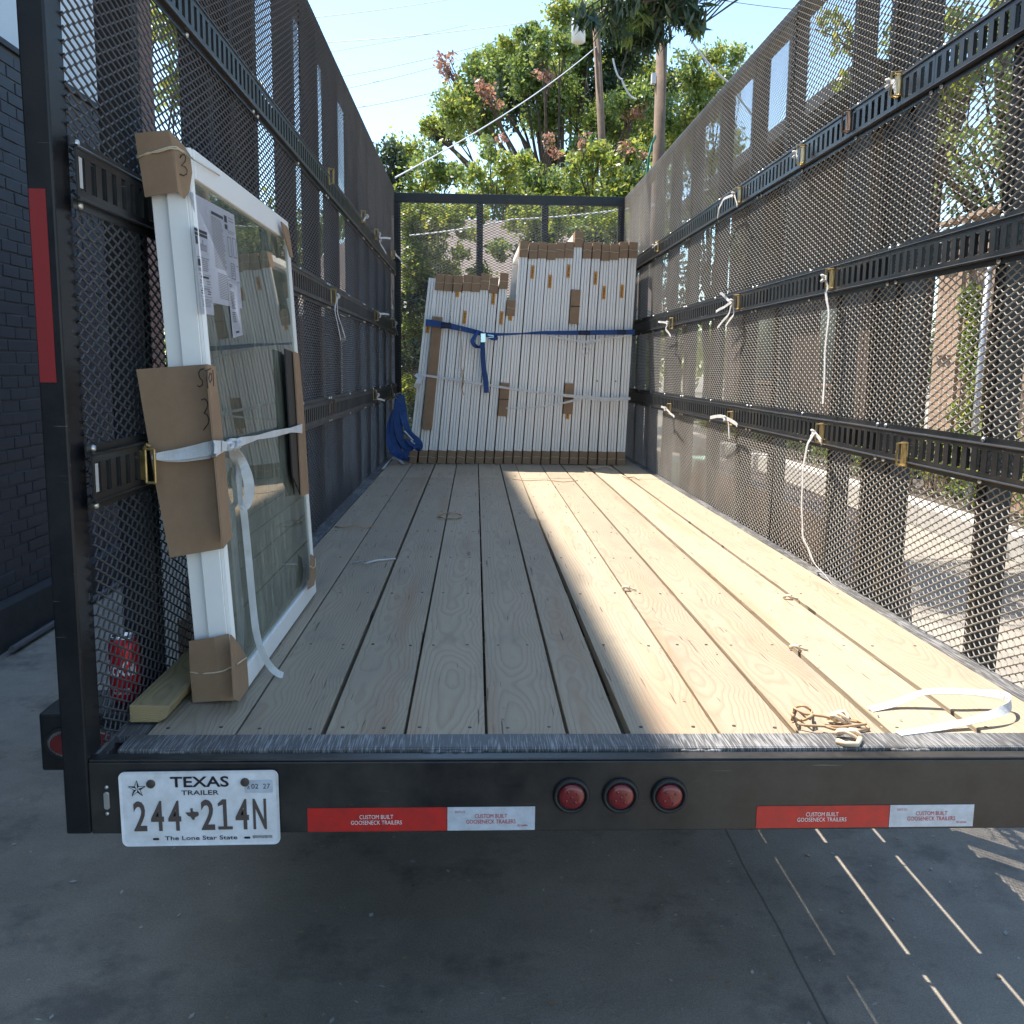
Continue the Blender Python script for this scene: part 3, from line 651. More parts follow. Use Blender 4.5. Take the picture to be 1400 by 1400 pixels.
# ---- fenders and wheels
for side in (-1, 1):
    xi = -.80 if side < 0 else 1.395; xo = xi + side * .245; a, b_x = min(xi, xo), max(xi, xo)
    prof = [(3.36, .40), (3.44, .78), (3.62, .965), (5.95, .985), (6.12, .80), (6.2, .42)]
    f_ = MB()
    for (ya, za), (yb, zb_) in zip(prof[:-1], prof[1:]):
        f_.hexa([(a, ya, za - .004), (b_x, ya, za - .004), (b_x, yb, zb_ - .004), (a, yb, zb_ - .004), (a, ya, za), (b_x, ya, za), (b_x, yb, zb_), (a, yb, zb_)])
    f_.prism([(xi, y, z - .005) for y, z in prof], (side * .004, 0, 0))
    f_.prism([(xo, y, z) for y, z in prof[:3]] + [(xo, 5.95, .985), (xo, 5.95, .94), (xo, 3.62, .92), (xo, 3.5, .78), (xo, 3.42, .40)], (side * .004, 0, 0))
    f_.build('fender', 'rust', TR)
    for yc in (4.25, 5.25):
        w_ = MB(); xc = xi + side * .12
        w_.lathe((xc - side * .10, yc, .36), (side, 0, 0), [(.20, 0), (.33, .005), (.355, .03), (.36, .06), (.36, .15), (.355, .18), (.33, .205), (.20, .21)], 36)
        wh = w_.build('wheel', 'rubber', TR, smooth=True)
        w_ = MB(); w_.lathe((xc - side * .10, yc, .36), (side, 0, 0), [(.199, .02), (.19, .19), (.17, .20), (.15, .14), (.07, .13), (.06, .18), (.01, .185)], 28); w_.build('rim', 'pipe', wh, smooth=True)
t = MB(); 
for yc in (4.25, 5.25): t.box((-.70, yc - .03, .33), (1.30, yc + .03, .39))
t.build('axle', 'under', TR)

# ================================================================== BUILDINGS
BX = -2.62
bb = empty('brick_building', (BX, 3, 0), 'dark grey painted brick building with a pale upper wall beside the trailer', 'building')
t = MB(); t.box((-9, -8, .02), (BX - .004, 7.6, 3.30)); t.build('wall', 'mortar', bb)
t = MB(); t.hexa([(-9, -8, 3.303), (BX - .005, -8, 3.303), (BX - .005, 7.6, 3.303), (-9, 7.6, 3.303), (-9, -8, 9.12), (BX - .005, -8, 9.12), (BX - .005, 7.6, 8.32), (-9, 7.6, 8.32)]); t.build('upper_wall', 'stucco', bb)
t = MB(); t.box((BX - .004, -8, 3.27), (BX + .02, 7.62, 3.302)); t.build('wall_flashing', 'roof', bb)
t = MB(); t.box((BX - .1, -8, 0), (BX + .10, 7.62, .235)); t.build('plinth', 'plinth', bb)
t = MB(); t.hexa([(-9.1, -8, 9.13), (BX + .05, -8, 9.13), (BX + .05, 7.65, 8.33), (-9.1, 7.65, 8.33), (-9.1, -8, 9.27), (BX + .05, -8, 9.27), (BX + .05, 7.65, 8.47), (-9.1, 7.65, 8.47)]); t.build('parapet_cap', 'roof', bb)
bm_ = MB(); bm_.box((0, 0, 0), (.016, .178, .058)); 
protoB = bm_.build('brick', 'brick', bb, local=True, bevel=.0015)
rows = [.240 + k * .0685 for k in range(44)]
cnt = 0; rest = MB(); cells = []
for r, z in enumerate(rows):
    y = 1.0 + (.094 if r % 2 else 0)
    while y < 7.4: cells.append((y, z)); y += .188
cells.sort(key=lambda c: 0 if (4.95 < c[0] < 5.95) else 1 + abs(c[0] - 5.9))
for y, z in cells:
    dx = R.uniform(-.005, .003); dy = R.uniform(-.004, .004); z += R.uniform(-.0015, .0015)
    if cnt < 299:
        c = protoB if cnt == 0 else protoB.copy()
        if cnt: COL.objects.link(c); c.parent = bb
        c.rotation_euler = (R.uniform(-.010, .010), 0, R.uniform(-.015, .015))
        c.location = Vector((BX - .0118 + dx, y + dy, z)) - ORG[bb.name]; cnt += 1
    else: rest.box((BX - .0118 + dx, y + dy, z), (BX + .004 + dx, y + .178 + dy, z + .058))
tag(rest.build('brick_courses', 'brick', bb), kind='stuff')
t = MB(); t.tube([(BX + .16, 5.0, .03), (BX + .15, 6.2, .03), (BX + .15, 7.2, .03)], .018, 8); tag(t.build('ground_pipe', 'mortar'), 'thin grey pipe lying along the foot of the dark brick wall', 'pipe')

b2 = empty('brown_brick_building', (-4.1, 7.7, 0), 'tall brown brick building set back behind the dark brick one', 'building')
def raked(x0, x1, y0, y1, za, zb, dz): return [(x0, y0, za), (x1, y0, za), (x1, y1, zb), (x0, y1, zb), (x0, y0, za + dz), (x1, y0, za + dz), (x1, y1, zb + dz), (x0, y1, zb + dz)]
t = MB(); t.hexa([(-10, 7.7, 0), (-4.1, 7.7, 0), (-4.1, 12.9, 0), (-10, 12.9, 0), (-10, 7.7, 12.18), (-4.1, 7.7, 12.18), (-4.1, 12.9, 11.67), (-10, 12.9, 11.67)]); t.build('wall', 'bbrick', b2)
t = MB(); t.hexa(raked(-10, -4.0, 7.68, 13.0, 12.185, 11.68, .155)); t.build('parapet_cap', 'roof', b2)
for yy in (8.5, 10.2, 11.6):
    for zz in (6.6, 9.4):
        t = MB(); t.box((-4.13, yy, zz), (-4.05, yy + .9, zz + 1.3)); w_ = t.build('window', 'vinyl', b2)
        t = MB(); t.box((-4.052, yy + .07, zz + .07), (-4.046, yy + .83, zz + 1.23)); t.build('pane', 'pane', w_)

# right: brown clad building under a dark eave
b3 = empty('brown_clad_building', (5.6, 12, 0), 'brown board-clad building with a dark roof edge seen through the right mesh', 'building')
t = MB(); t.prism([(5.62, 12.0, 0), (5.75, 12.0, 0), (9.8, 21.5, 0), (5.62, 21.5, 0)], (0, 0, 4.9)); t.build('wall', 'siding', b3)
y = 12.0
while y < 21.2:
    w_ = R.uniform(.24, .30); t = MB(); t.box((5.585 + R.uniform(-.008, .004), y + .012, .3), (5.619, y + w_, 4.88)); t.build('siding_board', 'siding', b3); y += w_ + .012
y = 5.64
t = MB(); t.prism([(4.55, 11.8, 4.93), (5.95, 11.8, 4.93), (10.3, 21.9, 4.93), (4.55, 21.9, 4.93)], (0, 0, .09)); t.build('roof', 'roof', b3)
t = MB(); t.box((4.50, 11.75, 5.0), (4.548, 21.95, 5.20)); t.box((4.50, 11.70, 5.0), (6.0, 11.748, 5.2)); t.build('fascia', 'roof', b3)
t = MB(); t.add([(4.56, 11.8, 5.03), (5.9, 11.8, 5.03), (10.2, 21.9, 5.03), (4.56, 21.9, 5.03), (5.3, 12.5, 5.25), (7.4, 21.0, 5.4)], [(0, 1, 4), (1, 2, 5, 4), (2, 3, 5), (3, 0, 4, 5)]); t.build('roof_slope', 'roof', b3)
for yy in (14.2, 17.6):
    t = MB(); t.box((5.565, yy, 1.3), (5.584, yy + 1.3, 2.6)); w_ = t.build('window', 'rust', b3)
    t = MB(); t.box((5.560, yy + .08, 1.38), (5.5645, yy + 1.22, 2.52)); t.build('pane', 'pane', w_)

# cedar fence, ivy pole
fe = empty('cedar_fence', (5.35, 8, 0), 'sunlit cedar board fence with ivy seen low through the right mesh', 'fence')
y = 4.0
while y < 11.0:
    t = MB(); h = 3.16 + R.uniform(-.02, .03)
    t.hexa([(5.35, y, .15), (5.372, y, .15), (5.372, y + .135, .15), (5.35, y + .135, .15), (5.35, y, h), (5.372, y, h), (5.372, y + .135, h), (5.35, y + .135, h)])
    t.build('fence_board', 'fencew', fe, bevel=.003); y += .142
for z in (.7, 1.75, 2.75):
    t = MB(); t.box((5.30, 4, z), (5.348, 11.0, z + .09)); t.build('rail', 'fencew', fe)
for y in (5.6, 8.0, 10.35):
    t = MB(); t.box((5.25, y, 0), (5.2985, y + .09, 3.2)); t.build('post', 'fencew', fe)
t = MB(); t.box((5.24, 4, 3.20), (5.42, 11.05, 3.235)); t.build('cap_board', 'fencew', fe)
t = MB(); t.tube([(4.95, 9.25, 0), (4.95, 9.25, 2.52)], .034, 12); t.lathe((4.95, 9.25, 2.52), (0, 0, 1), [(.04, 0), (.04, .03), (.01, .05)], 12)
tag(t.build('steel_pole', 'pipe', smooth=True), 'slim grey steel pole in front of the sunlit cedar fence', 'pole')

# low kerb wall
kw = empty('kerb_wall', (4.45, 3, 0), 'low pale concrete retaining wall along the driveway on the right', 'wall')
y = 1.0
while y < 22:
    t = MB(); t.box((4.5, y, 0), (4.78, y + 1.19, .22)); t.build('kerb_block', 'concrete', kw, bevel=.012); y += 1.2
t = MB(); t.add([(4.785, 1, .20), (14, 1, .20), (14, 22, .20), (4.785, 22, .20)], [(0, 1, 2, 3)]); tag(t.build('planting_bed', 'bark'), kind='structure')

# wood step/bin far right front
t = MB(); t.hexa([(2.66, 12.2, .0), (3.14, 12.2, .0), (3.14, 12.9, .0), (2.66, 12.9, .0), (2.6, 12.14, .34), (3.2, 12.14, .34), (3.2, 12.96, .34), (2.6, 12.96, .34)]); t.box((2.56, 12.1, .342), (3.24, 13.0, .38))
tag(t.build('garden_tub', 'green', bevel=.015), 'low pale green tub on the ground beyond the right side wall of the trailer', 'tub')

# house behind the front wall
hs = empty('low_house', (-.5, 15.5, 0), 'low house with a pale pitched roof behind the front mesh', 'house')
t = MB(); t.box((-3.2, 15.6, 0), (2.6, 20, 2.45)); t.build('wall', 'housew', hs)
t = MB(); t.prism([(-3.6, 15.1, 2.38), (3.0, 15.1, 2.38), (2.2, 17.8, 4.05), (-1.6, 17.8, 4.15)], (0, 0, .08)); t.prism([(3.0, 15.1, 2.38), (3.0, 20.5, 2.38), (2.2, 17.8, 4.05)], (0, 0, .08)); t.prism([(-3.6, 15.1, 2.38), (-3.6, 20.5, 2.38), (-1.6, 17.8, 4.15)], (0, 0, .08)); t.build('roof', 'pale', hs)
t = MB(); t.box((-3.62, 15.05, 2.30), (3.02, 15.095, 2.46)); t.build('gutter', 'vinyl', hs)
for xx in (-2.2, .6):
    t = MB(); t.box((xx, 15.55, 1.0), (xx + 1.0, 15.598, 2.0)); w_ = t.build('window', 'vinyl', hs); t = MB(); t.box((xx + .07, 15.54, 1.07), (xx + .93, 15.549, 1.93)); t.build('pane', 'pane', w_)

# ================================================================== VEGETATION
def leaf_np(clumps, mats, parent, loc, size, droop=0, name='crown'):
    """clumps: (centre, (rx,ry,rz), count, material slot)"""
    Vs, Qs, mi = [], [], []; off = 0
    for c, rad, n, ms in clumps:
        sub = max(8, n // 60); cen = NR.normal(size=(sub, 3)); cen /= np.linalg.norm(cen, axis=1)[:, None]; cen *= NR.uniform(.25, 1.0, (sub, 1))
        w = NR.randint(0, sub, n); d = NR.normal(size=(n, 3)) * .26
        pos = np.array(c) + (cen[w] + d) * np.array(rad)
        a = NR.normal(size=(n, 3)); 
        if droop: a[:, 2] = -abs(a[:, 2]) * 2.5
        a /= np.linalg.norm(a, axis=1)[:, None]; b_ = np.cross(a, NR.normal(size=(n, 3))); b_ /= np.linalg.norm(b_, axis=1)[:, None]
        s = size * NR.uniform(.6, 1.35, (n, 1)); ln = s * (1.5 if droop else 1.0); wd = s * (.28 if droop else .52)
        v = np.stack([pos - a * ln * .5, pos + b_ * wd * .5, pos + a * ln * .5, pos - b_ * wd * .5], 1).reshape(-1, 3)
        v[:, 2] = np.maximum(v[:, 2], .03)
        Vs.append(v); Qs.append(np.arange(n * 4).reshape(-1, 4) + off); off += n * 4; mi.append(np.full(n, ms))
    return np_mesh(name, np.concatenate(Vs), np.concatenate(Qs), mats, np.concatenate(mi), parent, loc)

def tree(name, base, circles, mats, label, cat, size, dens, trunk_r=.16, fkp=None, lean=None, droop=0, bare=0, fork=.45, group=None, limbs=True):
    """circles: (px, py, radius px, distance Y, slot): crown clumps"""
    o = empty(name, base, label, cat, group); cl = []; cen = []
    for px, py, rp, Y, ms in circles:
        c = P(px, py, Y=Y); r = rp * Y / F * (1.5 if ms == 3 else 1)
        cl.append((tuple(c), (r, r * 1.15, r * .9), int(dens * r * r * (.28 if ms == 3 else 1)), ms)); cen.append((c, r))
    leaf_np(cl, mats, o, base, size, droop)
    b = MB(); base = Vector(base); top = sum((c for c, r in cen), Vector()) / len(cen); top.z = max(c.z for c, r in cen) * .6 + top.z * .4
    fk = Vector(fkp) if fkp else base.lerp(top, fork)
    n = 5; pts = [base.lerp(fk, i / n) + Vector((R.uniform(-.06, .06), R.uniform(-.06, .06), 0)) * (0 if i == 0 else 1) for i in range(n + 1)]
    b.tube(pts, [trunk_r * (1.25 - .5 * i / n) for i in range(n + 1)], 9)
    b.build('trunk', 'bark', o, smooth=True)
    if limbs:
        b = MB()
        for c, r in cen:
            a = fk.lerp(base, R.uniform(0, .2)); mid = a.lerp(c, .5) + Vector((R.uniform(-.3, .3), R.uniform(-.3, .3), R.uniform(0, .5)))
            rr_ = trunk_r * R.uniform(.16, .34); b.tube([a, a.lerp(mid, .5) + Vector((0, 0, .1)), mid, mid.lerp(c, .6), c], [rr_, rr_ * .8, rr_ * .6, rr_ * .4, rr_ * .15], 6)
            for k_ in range(3):
                e = c + Vector((R.uniform(-1, 1), R.uniform(-1, 1), R.uniform(-.3, 1))) * r; b.tube([mid.lerp(c, .7), (mid.lerp(c, .7) + e) / 2 + Vector((0, 0, .08)), e], [rr_ * .3, rr_ * .2, .008], 5)
        for k_ in range(bare):
            c, r = R.choice(cen); e = c + Vector((R.uniform(-1, 1), 0, 1.6)) * r
            b.tube([c, c.lerp(e, .5) + Vector((R.uniform(-.2, .2), 0, 0)), e], [.03, .018, .006], 5)
        b.build('branch', 'bark', o, smooth=True)
    return o
OM = ['leafA', 'leafY', 'leafD', 'leafR']
Y = 27
oak = [(700, 60, 14), (722, 42, 15), (652, 92, 15), (800, 42, 24), (842, 92, 28), (670, 75, 12), (585, 172, 14), (640, 128, 20), (680, 112, 22), (715, 105, 24), (720, 75, 18), (760, 130, 28), (765, 60, 22), (820, 160, 28), (870, 140, 30), (845, 215, 24), (600, 185, 18), (625, 152, 30), (650, 112, 24), (665, 165, 28), (690, 88, 26), (700, 140, 34), (740, 62, 20), (738, 110, 34), (745, 168, 30), (778, 98, 32), (790, 150, 30), (772, 22, 24), (800, 205, 24), (830, 125, 34), (850, 175, 34), (858, 60, 34), (625, 192, 11), (760, 208, 20), (812, 25, 34), (880, 110, 30), (900, 160, 34), (870, 20, 34), (800, 70, 22), (890, 200, 26), (915, 120, 26), (930, 190, 26)]
cl = [(x, y, r, Y + R.uniform(-2.2, 2.2), R.choice((0, 0, 1, 1, 2, 0))) for x, y, r in oak] + [(606, 84, 9, 26, 3), (611, 102, 9, 26, 3), (668, 132, 11, 24.6, 3), (745, 105, 9, 24.5, 3), (660, 120, 8, 24.5, 3), (792, 215, 8, 25, 3), (870, 150, 9, 24.5, 3)]
tree('oak_tree', (2.9, 27, 0), cl, OM, 'largest tree beyond the front wall, rounded green crown with russet patches against the sky', 'tree', .125, 5600, .30, bare=14, fork=.4)
def bush(x0, circles, Y, label, mats=('leafA', 'leafY', 'leafD', 'leafR'), size=.11, dens=4600, cat='tree'):
    c = P(x0, 480, Y=Y); return tree('leafy_tree', (c.x, Y, 0), circles, list(mats), label, cat, size, dens, .12, fork=.35)
def circ(lst, Y, slots=(0, 1, 0)): return [(x, y, r, Y + R.uniform(-1, 1), R.choice(slots)) for x, y, r in lst]
bush(560, circ([(528, 212, 22), (556, 205, 24), (590, 222, 22), (540, 245, 30), (575, 262, 30), (615, 240, 24), (550, 290, 34), (590, 300, 34), (560, 340, 34), (600, 345, 30), (535, 380, 34)], 21, (0, 1, 0, 2)), 21, 'yellow-green tree showing above the left end of the front wall')
bush(680, circ([(668, 208, 17), (655, 245, 26), (690, 232, 24), (720, 222, 20), (735, 252, 28), (690, 275, 32), (740, 290, 32), (770, 262, 28), (640, 280, 26), (700, 320, 34)], 22.5, (0, 1, 1, 0)) + [(685, 190, 7, 22, 3), (755, 205, 9, 22, 3), (750, 190, 7, 22, 3)], 22.5, 'leafy tree with russet tips rising behind the middle of the front wall')
bush(830, circ([(790, 225, 22), (812, 205, 20), (840, 232, 26), (865, 215, 22), (855, 255, 30), (800, 262, 28), (835, 285, 34), (880, 250, 30), (780, 300, 30), (870, 300, 34), (895, 285, 30)], 20.5, (1, 1, 0)) + [(795, 195, 8, 20, 3), (855, 205, 8, 20, 3), (880, 215, 7, 20, 3)], 20.5, 'bright yellow-green tree around the foot of the thinner utility pole')
bush(970, circ([(945, 92, 22), (975, 78, 20), (1005, 78, 16), (960, 118, 28), (990, 110, 22), (945, 150, 26), (1018, 98, 16), (930, 190, 26), (975, 150, 26), (960, 220, 30), (1000, 200, 26)], 25, (1, 0, 1)), 25, 'yellow-green tree to the right of the thicker utility pole', dens=4600)
bush(930, circ([(905, 235, 26), (935, 265, 30), (890, 330, 34), (930, 320, 34), (965, 300, 30), (905, 390, 36), (950, 370, 36), (990, 330, 30), (900, 450, 36), (945, 430, 36)], 18, (2, 0, 0, 2)), 18, 'dark bushy tree seen through the far end of the right mesh', dens=1700)
# hedge behind the front wall
hb = empty('tall_hedge', (1.5, 13.2, 0), 'dense green hedge directly behind the front mesh wall', 'hedge')
cl = []
for x, y, r, s in [(562, 450, 22, 0), (566, 490, 22, 2), (564, 530, 22, 0), (566, 575, 22, 2), (880, 500, 26, 0), (725, 300, 16, 0), (745, 335, 18, 2), (780, 345, 18, 0), (815, 350, 18, 1), (845, 300, 16, 0), (560, 315, 16, 1), (590, 340, 16, 0), (562, 385, 16, 0), (605, 405, 18, 2), (630, 345, 12, 0), (560, 290, 14, 0), (582, 285, 12, 1), (660, 290, 12, 0), (760, 295, 14, 0), (620, 300, 18, 0), (700, 296, 16, 2), (585, 345, 24, 1), (612, 370, 18, 0), (655, 372, 16, 2), (570, 300, 24, 1), (600, 305, 22, 1), (575, 330, 20, 1), (565, 365, 22, 1), (590, 385, 20, 0), (640, 320, 12, 0), (735, 320, 22, 2), (765, 312, 20, 0), (800, 320, 22, 2), (835, 315, 22, 0), (850, 345, 22, 2), (725, 350, 20, 2), (570, 410, 26, 2), (680, 345, 14, 2), (830, 375, 26, 2), (600, 430, 30, 2), (680, 440, 34, 2), (760, 430, 36, 2), (830, 440, 36, 2)]:
    c = P(x, y, Y=13.2 + R.uniform(-.4, .4)); rr_ = r * 13.2 / F; cl.append((tuple(c), (rr_, .4, rr_), int(20000 * rr_ * rr_) + 100, 1 if s == 0 or R.random() < .35 else (0 if s == 2 and R.random() < .5 else s)))
leaf_np(cl, OM, hb, (1.5, 13.2, 0), .065, name='foliage')
b = MB()
for k_ in range(9): x = -1 + k_ * .45; b.tube([(x, 13.2, 0), (x + .1, 13.25, 1.2), (x - .05, 13.2, 2.6)], [.035, .025, .01], 6)
tag(b.build('stem', 'bark', hb), kind='stuff')
# near tree with hanging leaves overhead
Y = 8.6
hang = [(800, 22, 20), (838, 12, 28), (835, 45, 14), (868, 30, 26), (900, 22, 32), (900, 48, 20), (935, 20, 24), (948, 42, 13), (870, 58, 14), (925, -20, 40), (860, -60, 60), (960, -60, 50), (1000, -90, 60), (900, -140, 80)]
tree('overhanging_tree', (7.6, 13.0, 0), [(x, y, r, Y + R.uniform(-.7, .9), 0 if R.random() < .3 else 1) for x, y, r in hang], ['leafA', 'leafD'], 'dark tree with drooping leaves hanging in from the top of the picture', 'tree', .105, 7500, .12, droop=1, fkp=(6.2, 12.5, 8.6))
# trees behind the right wall
rt = [(1160, 62, 22), (1135, 35, 18), (1150, 110, 16), (1245, 60, 34), (1235, 120, 24), (1290, 40, 40), (1340, 90, 44), (1300, 130, 36), (1385, 40, 40), (1390, 140, 44), (1330, 200, 40), (1385, 220, 40), (1310, 262, 28), (1360, 285, 30), (1420, 290, 50), (1450, 120, 70), (1440, 10, 60)]
tree('leafy_tree', (7.0, 10.9, 0), [(x, y, r, 10.9 + R.uniform(-.9, 1.0), R.choice((0, 1, 1, 0))) for x, y, r in rt], OM, 'large green tree rising over the cedar fence behind the near right mesh', 'tree', .095, 2600, .16, fork=.5)
# tree at the far left behind the setback building
lt = [(250, 40, 40), (262, 95, 36), (215, 20, 40), (300, 120, 40), (240, 130, 30)]
tree('leafy_tree', (-6.5, 17.5, 0), [(x, y, r, 17.5, 1) for x, y, r in lt], OM, 'green tree glimpsed through the left mesh beyond the brown brick building', 'tree', .14, 1200, .16)
lt = [(330, 330, 60), (400, 330, 60), (450, 320, 40), (480, 300, 34), (510, 330, 40), (430, 390, 60), (480, 400, 50), (350, 420, 60), (500, 420, 40)]
tree('leafy_tree', (-4.5, 20, 0), [(x, y, r, 20 + R.uniform(-1, 1), R.choice((0, 2))) for x, y, r in lt], OM, 'low dark green tree glimpsed through the far left mesh', 'tree', .15, 1000, .14, limbs=False)
# ivy on the fence and low hedge
iv = empty('climbing_ivy', (5.3, 10, .2), 'green ivy climbing the cedar fence beside the grey steel pole', 'plant')
cl = []
for k_ in range(46):
    z = R.uniform(.25, 2.5); yy = 9.95 + (z - 1) * .10 + R.uniform(-.32, .32) * (1.25 - z * .3); cl.append(((5.24, yy, z), (.05, .13, .15), 70, R.choice((0, 1, 1))))
leaf_np(cl, OM, iv, (5.3, 10, .2), .075, name='foliage')
b = MB(); b.tube([(5.27, 9.9, .2), (5.27, 10, 1.2), (5.27, 9.9, 2.5)], [.02, .014, .006], 6); b.build('stem', 'bark', iv)
hd = empty('low_hedge', (5.05, 12, .2), 'low sunlit hedge on top of the pale retaining wall', 'hedge')
cl = [((5.02 + R.uniform(-.12, .12), 2 + k_ * .25, .58 + R.uniform(-.1, .12)), (.22, .24, .32), 190, R.choice((0, 1, 1, 0))) for k_ in range(78)]
leaf_np(cl, OM, hd, (5.05, 12, .2), .065, name='foliage')
b = MB()
for k_ in range(38): y = 2.2 + k_ * .5; b.tube([(5.03, y, .2), (5.06, y + .05, .7)], [.015, .008], 5)
tag(b.build('stem', 'bark', hd), kind='stuff')
# far tree line closing the horizon
ft = []
for k_ in range(60):
    a = math.radians(-100 + k_ * 200 / 59); d = 62 + R.uniform(-6, 6); ft.append(((d * math.sin(a), d * math.cos(a) + 2, R.uniform(2.0, 3.2)), (4.2, 3.0, R.uniform(2.4, 3.6)), 900, R.choice((0, 2, 0, 1))))
tag(leaf_np(ft, OM, None, (0, 60, 0), .55, name='distant_trees'), kind='stuff')

# ================================================================== POLES AND WIRES
def pole(pxt, pyt, pxb, pyb, Y, r, label):
    a = P(pxt, pyt, Y=Y); b_ = P(pxb, pyb, Y=Y); d = (b_ - a); foot = a + d * (a.z / -d.z)
    o = empty('utility_pole', (foot.x, foot.y, 0), label, 'pole')
    t = MB(); t.tube([(foot.x, foot.y, 0), a.lerp(foot, .5), a], [r * 1.12, r * 1.05, r * .92], 16); t.build('shaft', 'pole', o, smooth=True)
    for z in (a.z * .45, a.z * .62):
        t = MB(); c = a.lerp(foot, 1 - z / a.z); t.lathe(c, (0, 0, 1), [(r * 1.07, 0), (r * 1.07, .05)], 16); t.build('pole_strap', 'pipe', o)
    return o, a, foot
pA, topA, footA = pole(905, 58, 900, 225, 16.5, .098, 'thicker weathered wooden utility pole with a cut top near the right wall')
t = MB(); t.lathe(topA + Vector((0, 0, -.04)), (0, 0, 1), [(.09, 0), (.07, .06), (.03, .09)], 12); t.build('pole_top', 'pole', pA)
t = MB(); t.box(tuple(topA + Vector((-.16, -.1, -.66))), tuple(topA + Vector((-.09, .02, -.50)))); t.build('bracket', 'cablew', pA)
pB, topB, footB = pole(814, 18, 827, 272, 21.5, .082, 'thinner leaning wooden utility pole behind the front wall')
c = P(791, 40, Y=21.4)
t = MB(); t.lathe(c + Vector((0, 0, -.28)), (0, 0, 1), [(.10, 0), (.15, .03), (.15, .50), (.12, .54), (.03, .56)], 18); t.tube([c + Vector((.12, 0, .1)), c + Vector((.35, .05, .1))], .02, 6); t.build('transformer', 'vinyl', pB, smooth=True)
def wire(pts, r, label, m='cable', sag=.3, n=14):
    b = MB(); path = []
    for a, c in zip(pts[:-1], pts[1:]):
        for i in range(n): u = i / n; path.append(a.lerp(c, u) - Vector((0, 0, sag * 4 * u * (1 - u))))
    path.append(pts[-1]); b.tube(path, r, 5, 0); return tag(b.build('overhead_wire', m), label, 'wire')
wire([P(815, 64, Y=21.4), P(540, 243, Y=10.5), P(200, 520, Y=4.0 + 6)][:2], .009, 'thick pale cable running down from the thinner pole towards the left wall', 'cablew', .12)
wire([P(300, 35, Y=30), P(640, -5, Y=34)], .016, 'topmost wire crossing the upper left sky', 'cablew', .1)
wire([P(300, 64, Y=30), P(800, 18, Y=33)], .016, 'pale wire second from the top in the left sky', 'cablew', .2)
wire([P(300, 92, Y=30), P(640, 34, Y=31)], .009, 'faintest thin wire third from the top in the left sky', 'cable', .1)
wire([P(300, 128, Y=30), P(700, 50, Y=31)], .011, 'dark wire fourth from the top in the left sky', 'cable', .2)
wire([P(300, 148, Y=30), P(660, 72, Y=31)], .011, 'dark wire fifth from the top in the left sky', 'cable', .2)
wire([P(300, 168, Y=30), P(650, 112, Y=31)], .012, 'lowest dark wire in the left sky running behind the oak', 'cable', .2)
wire([P(945, 55, Y=16), P(995, 112, Y=16), P(1060, 190, Y=16)], .017, 'pale guy wire sloping down right of the thicker pole', 'cablew', .05)
wire([P(838, 80, Y=20), P(850, 108, Y=20), P(870, 135, Y=20)], .018, 'short pale drop cable hanging between the two poles', 'cablew', .1)
wire([P(560, 322, Y=12), P(700, 300, Y=12.2), P(860, 285, Y=12.4)], .010, 'pale cable crossing behind the front mesh wall', 'cablew', .02)
wire([P(885, 238, Y=16.3), P(887, 215, Y=16.3), P(892, 195, Y=16.4), P(897, 185, Y=16.45)], .022, 'curved green hose hanging beside the thicker pole', 'cableg', .0)
wire([P(985, 0, Y=26), P(1100, 14, Y=26)], .012, 'thin dark wire crossing the sky right of the hanging leaves', 'cable', .02)

# ================================================================== LOAD: THE BIG WINDOW
WO = Vector((-.622, 2.09, DZ + .002)); WA = -.056
bw = empty('window_unit', WO, 'large white framed window leaning on the left wall with paper labels on its glass', 'window', rot=(0, WA, 0))
RM = Matrix.Rotation(WA, 3, 'Y')
def wl(p): return RM.transposed() @ (Vector(p) - WO)          # world -> the window's own axes
WN = RM @ Vector((1, 0, 0))
def PW_(px, py, d=.0):
    """point on the glass-side face of the big window (d in front of it)"""
    p0 = WO + WN * (.098 + d); q = P(px, py, Y=1.0) - Vector((0, 0, H)); o = Vector((0, 0, H))
    return wl(o + q * ((p0 - o).dot(WN) / q.dot(WN)))
def PF_(px, py, d=.0):
    """point on the near edge face of the big window"""
    return wl(P(px, py, Y=2.09 - d))
WW, WL_, WH = .098, 1.04, 1.197
def bx(name, a, b, m, par=bw, bev=.0015):
    t = MB(); t.box(a, b); return t.build(name, m, par, local=True, bevel=bev)
t = MB(); t.box((0, .014, 0), (.036, .05, WH)); t.box((.0362, 0, 0), (.078, .05, WH)); t.box((.0782, .004, 0), (.0845, .018, WH)); t.prism([(.0847, .004, 0), (.093, .009, 0), (.093, .014, 0), (.0847, .018, 0)], (0, 0, WH)); t.build('side_jamb', 'vinyl', bw, local=True, bevel=.0015)
t = MB(); t.box((0, WL_ - .05, 0), (.036, WL_ - .014, WH)); t.box((.0362, WL_ - .05, 0), (.078, WL_, WH)); t.box((.0782, WL_ - .026, 0), (.095, WL_, WH)); t.build('side_jamb', 'vinyl', bw, local=True, bevel=.0015)
t = MB(); t.box((.002, .0505, WH - .062), (.0775, WL_ - .0505, WH - .001)); t.box((.0777, .0182, WH - .062), (.0965, WL_ - .0262, WH - .001)); t.box((.06, .0505, WH - .066), (.088, WL_ - .0505, WH - .0622)); t.build('head_rail', 'vinyl', bw, local=True, bevel=.002)
t = MB(); t.box((.002, .0505, .001), (.0775, WL_ - .0505, .052)); t.box((.0777, .0182, .001), (.0965, WL_ - .0262, .052)); t.box((.06, .0505, .0522), (.088, WL_ - .0505, .057)); t.build('sill_rail', 'vinyl', bw, local=True, bevel=.002)
bx('glass_pane', (.0852, .0182, .052), (.0890, WL_ - .0262, WH - .062), 'glass', bev=0)
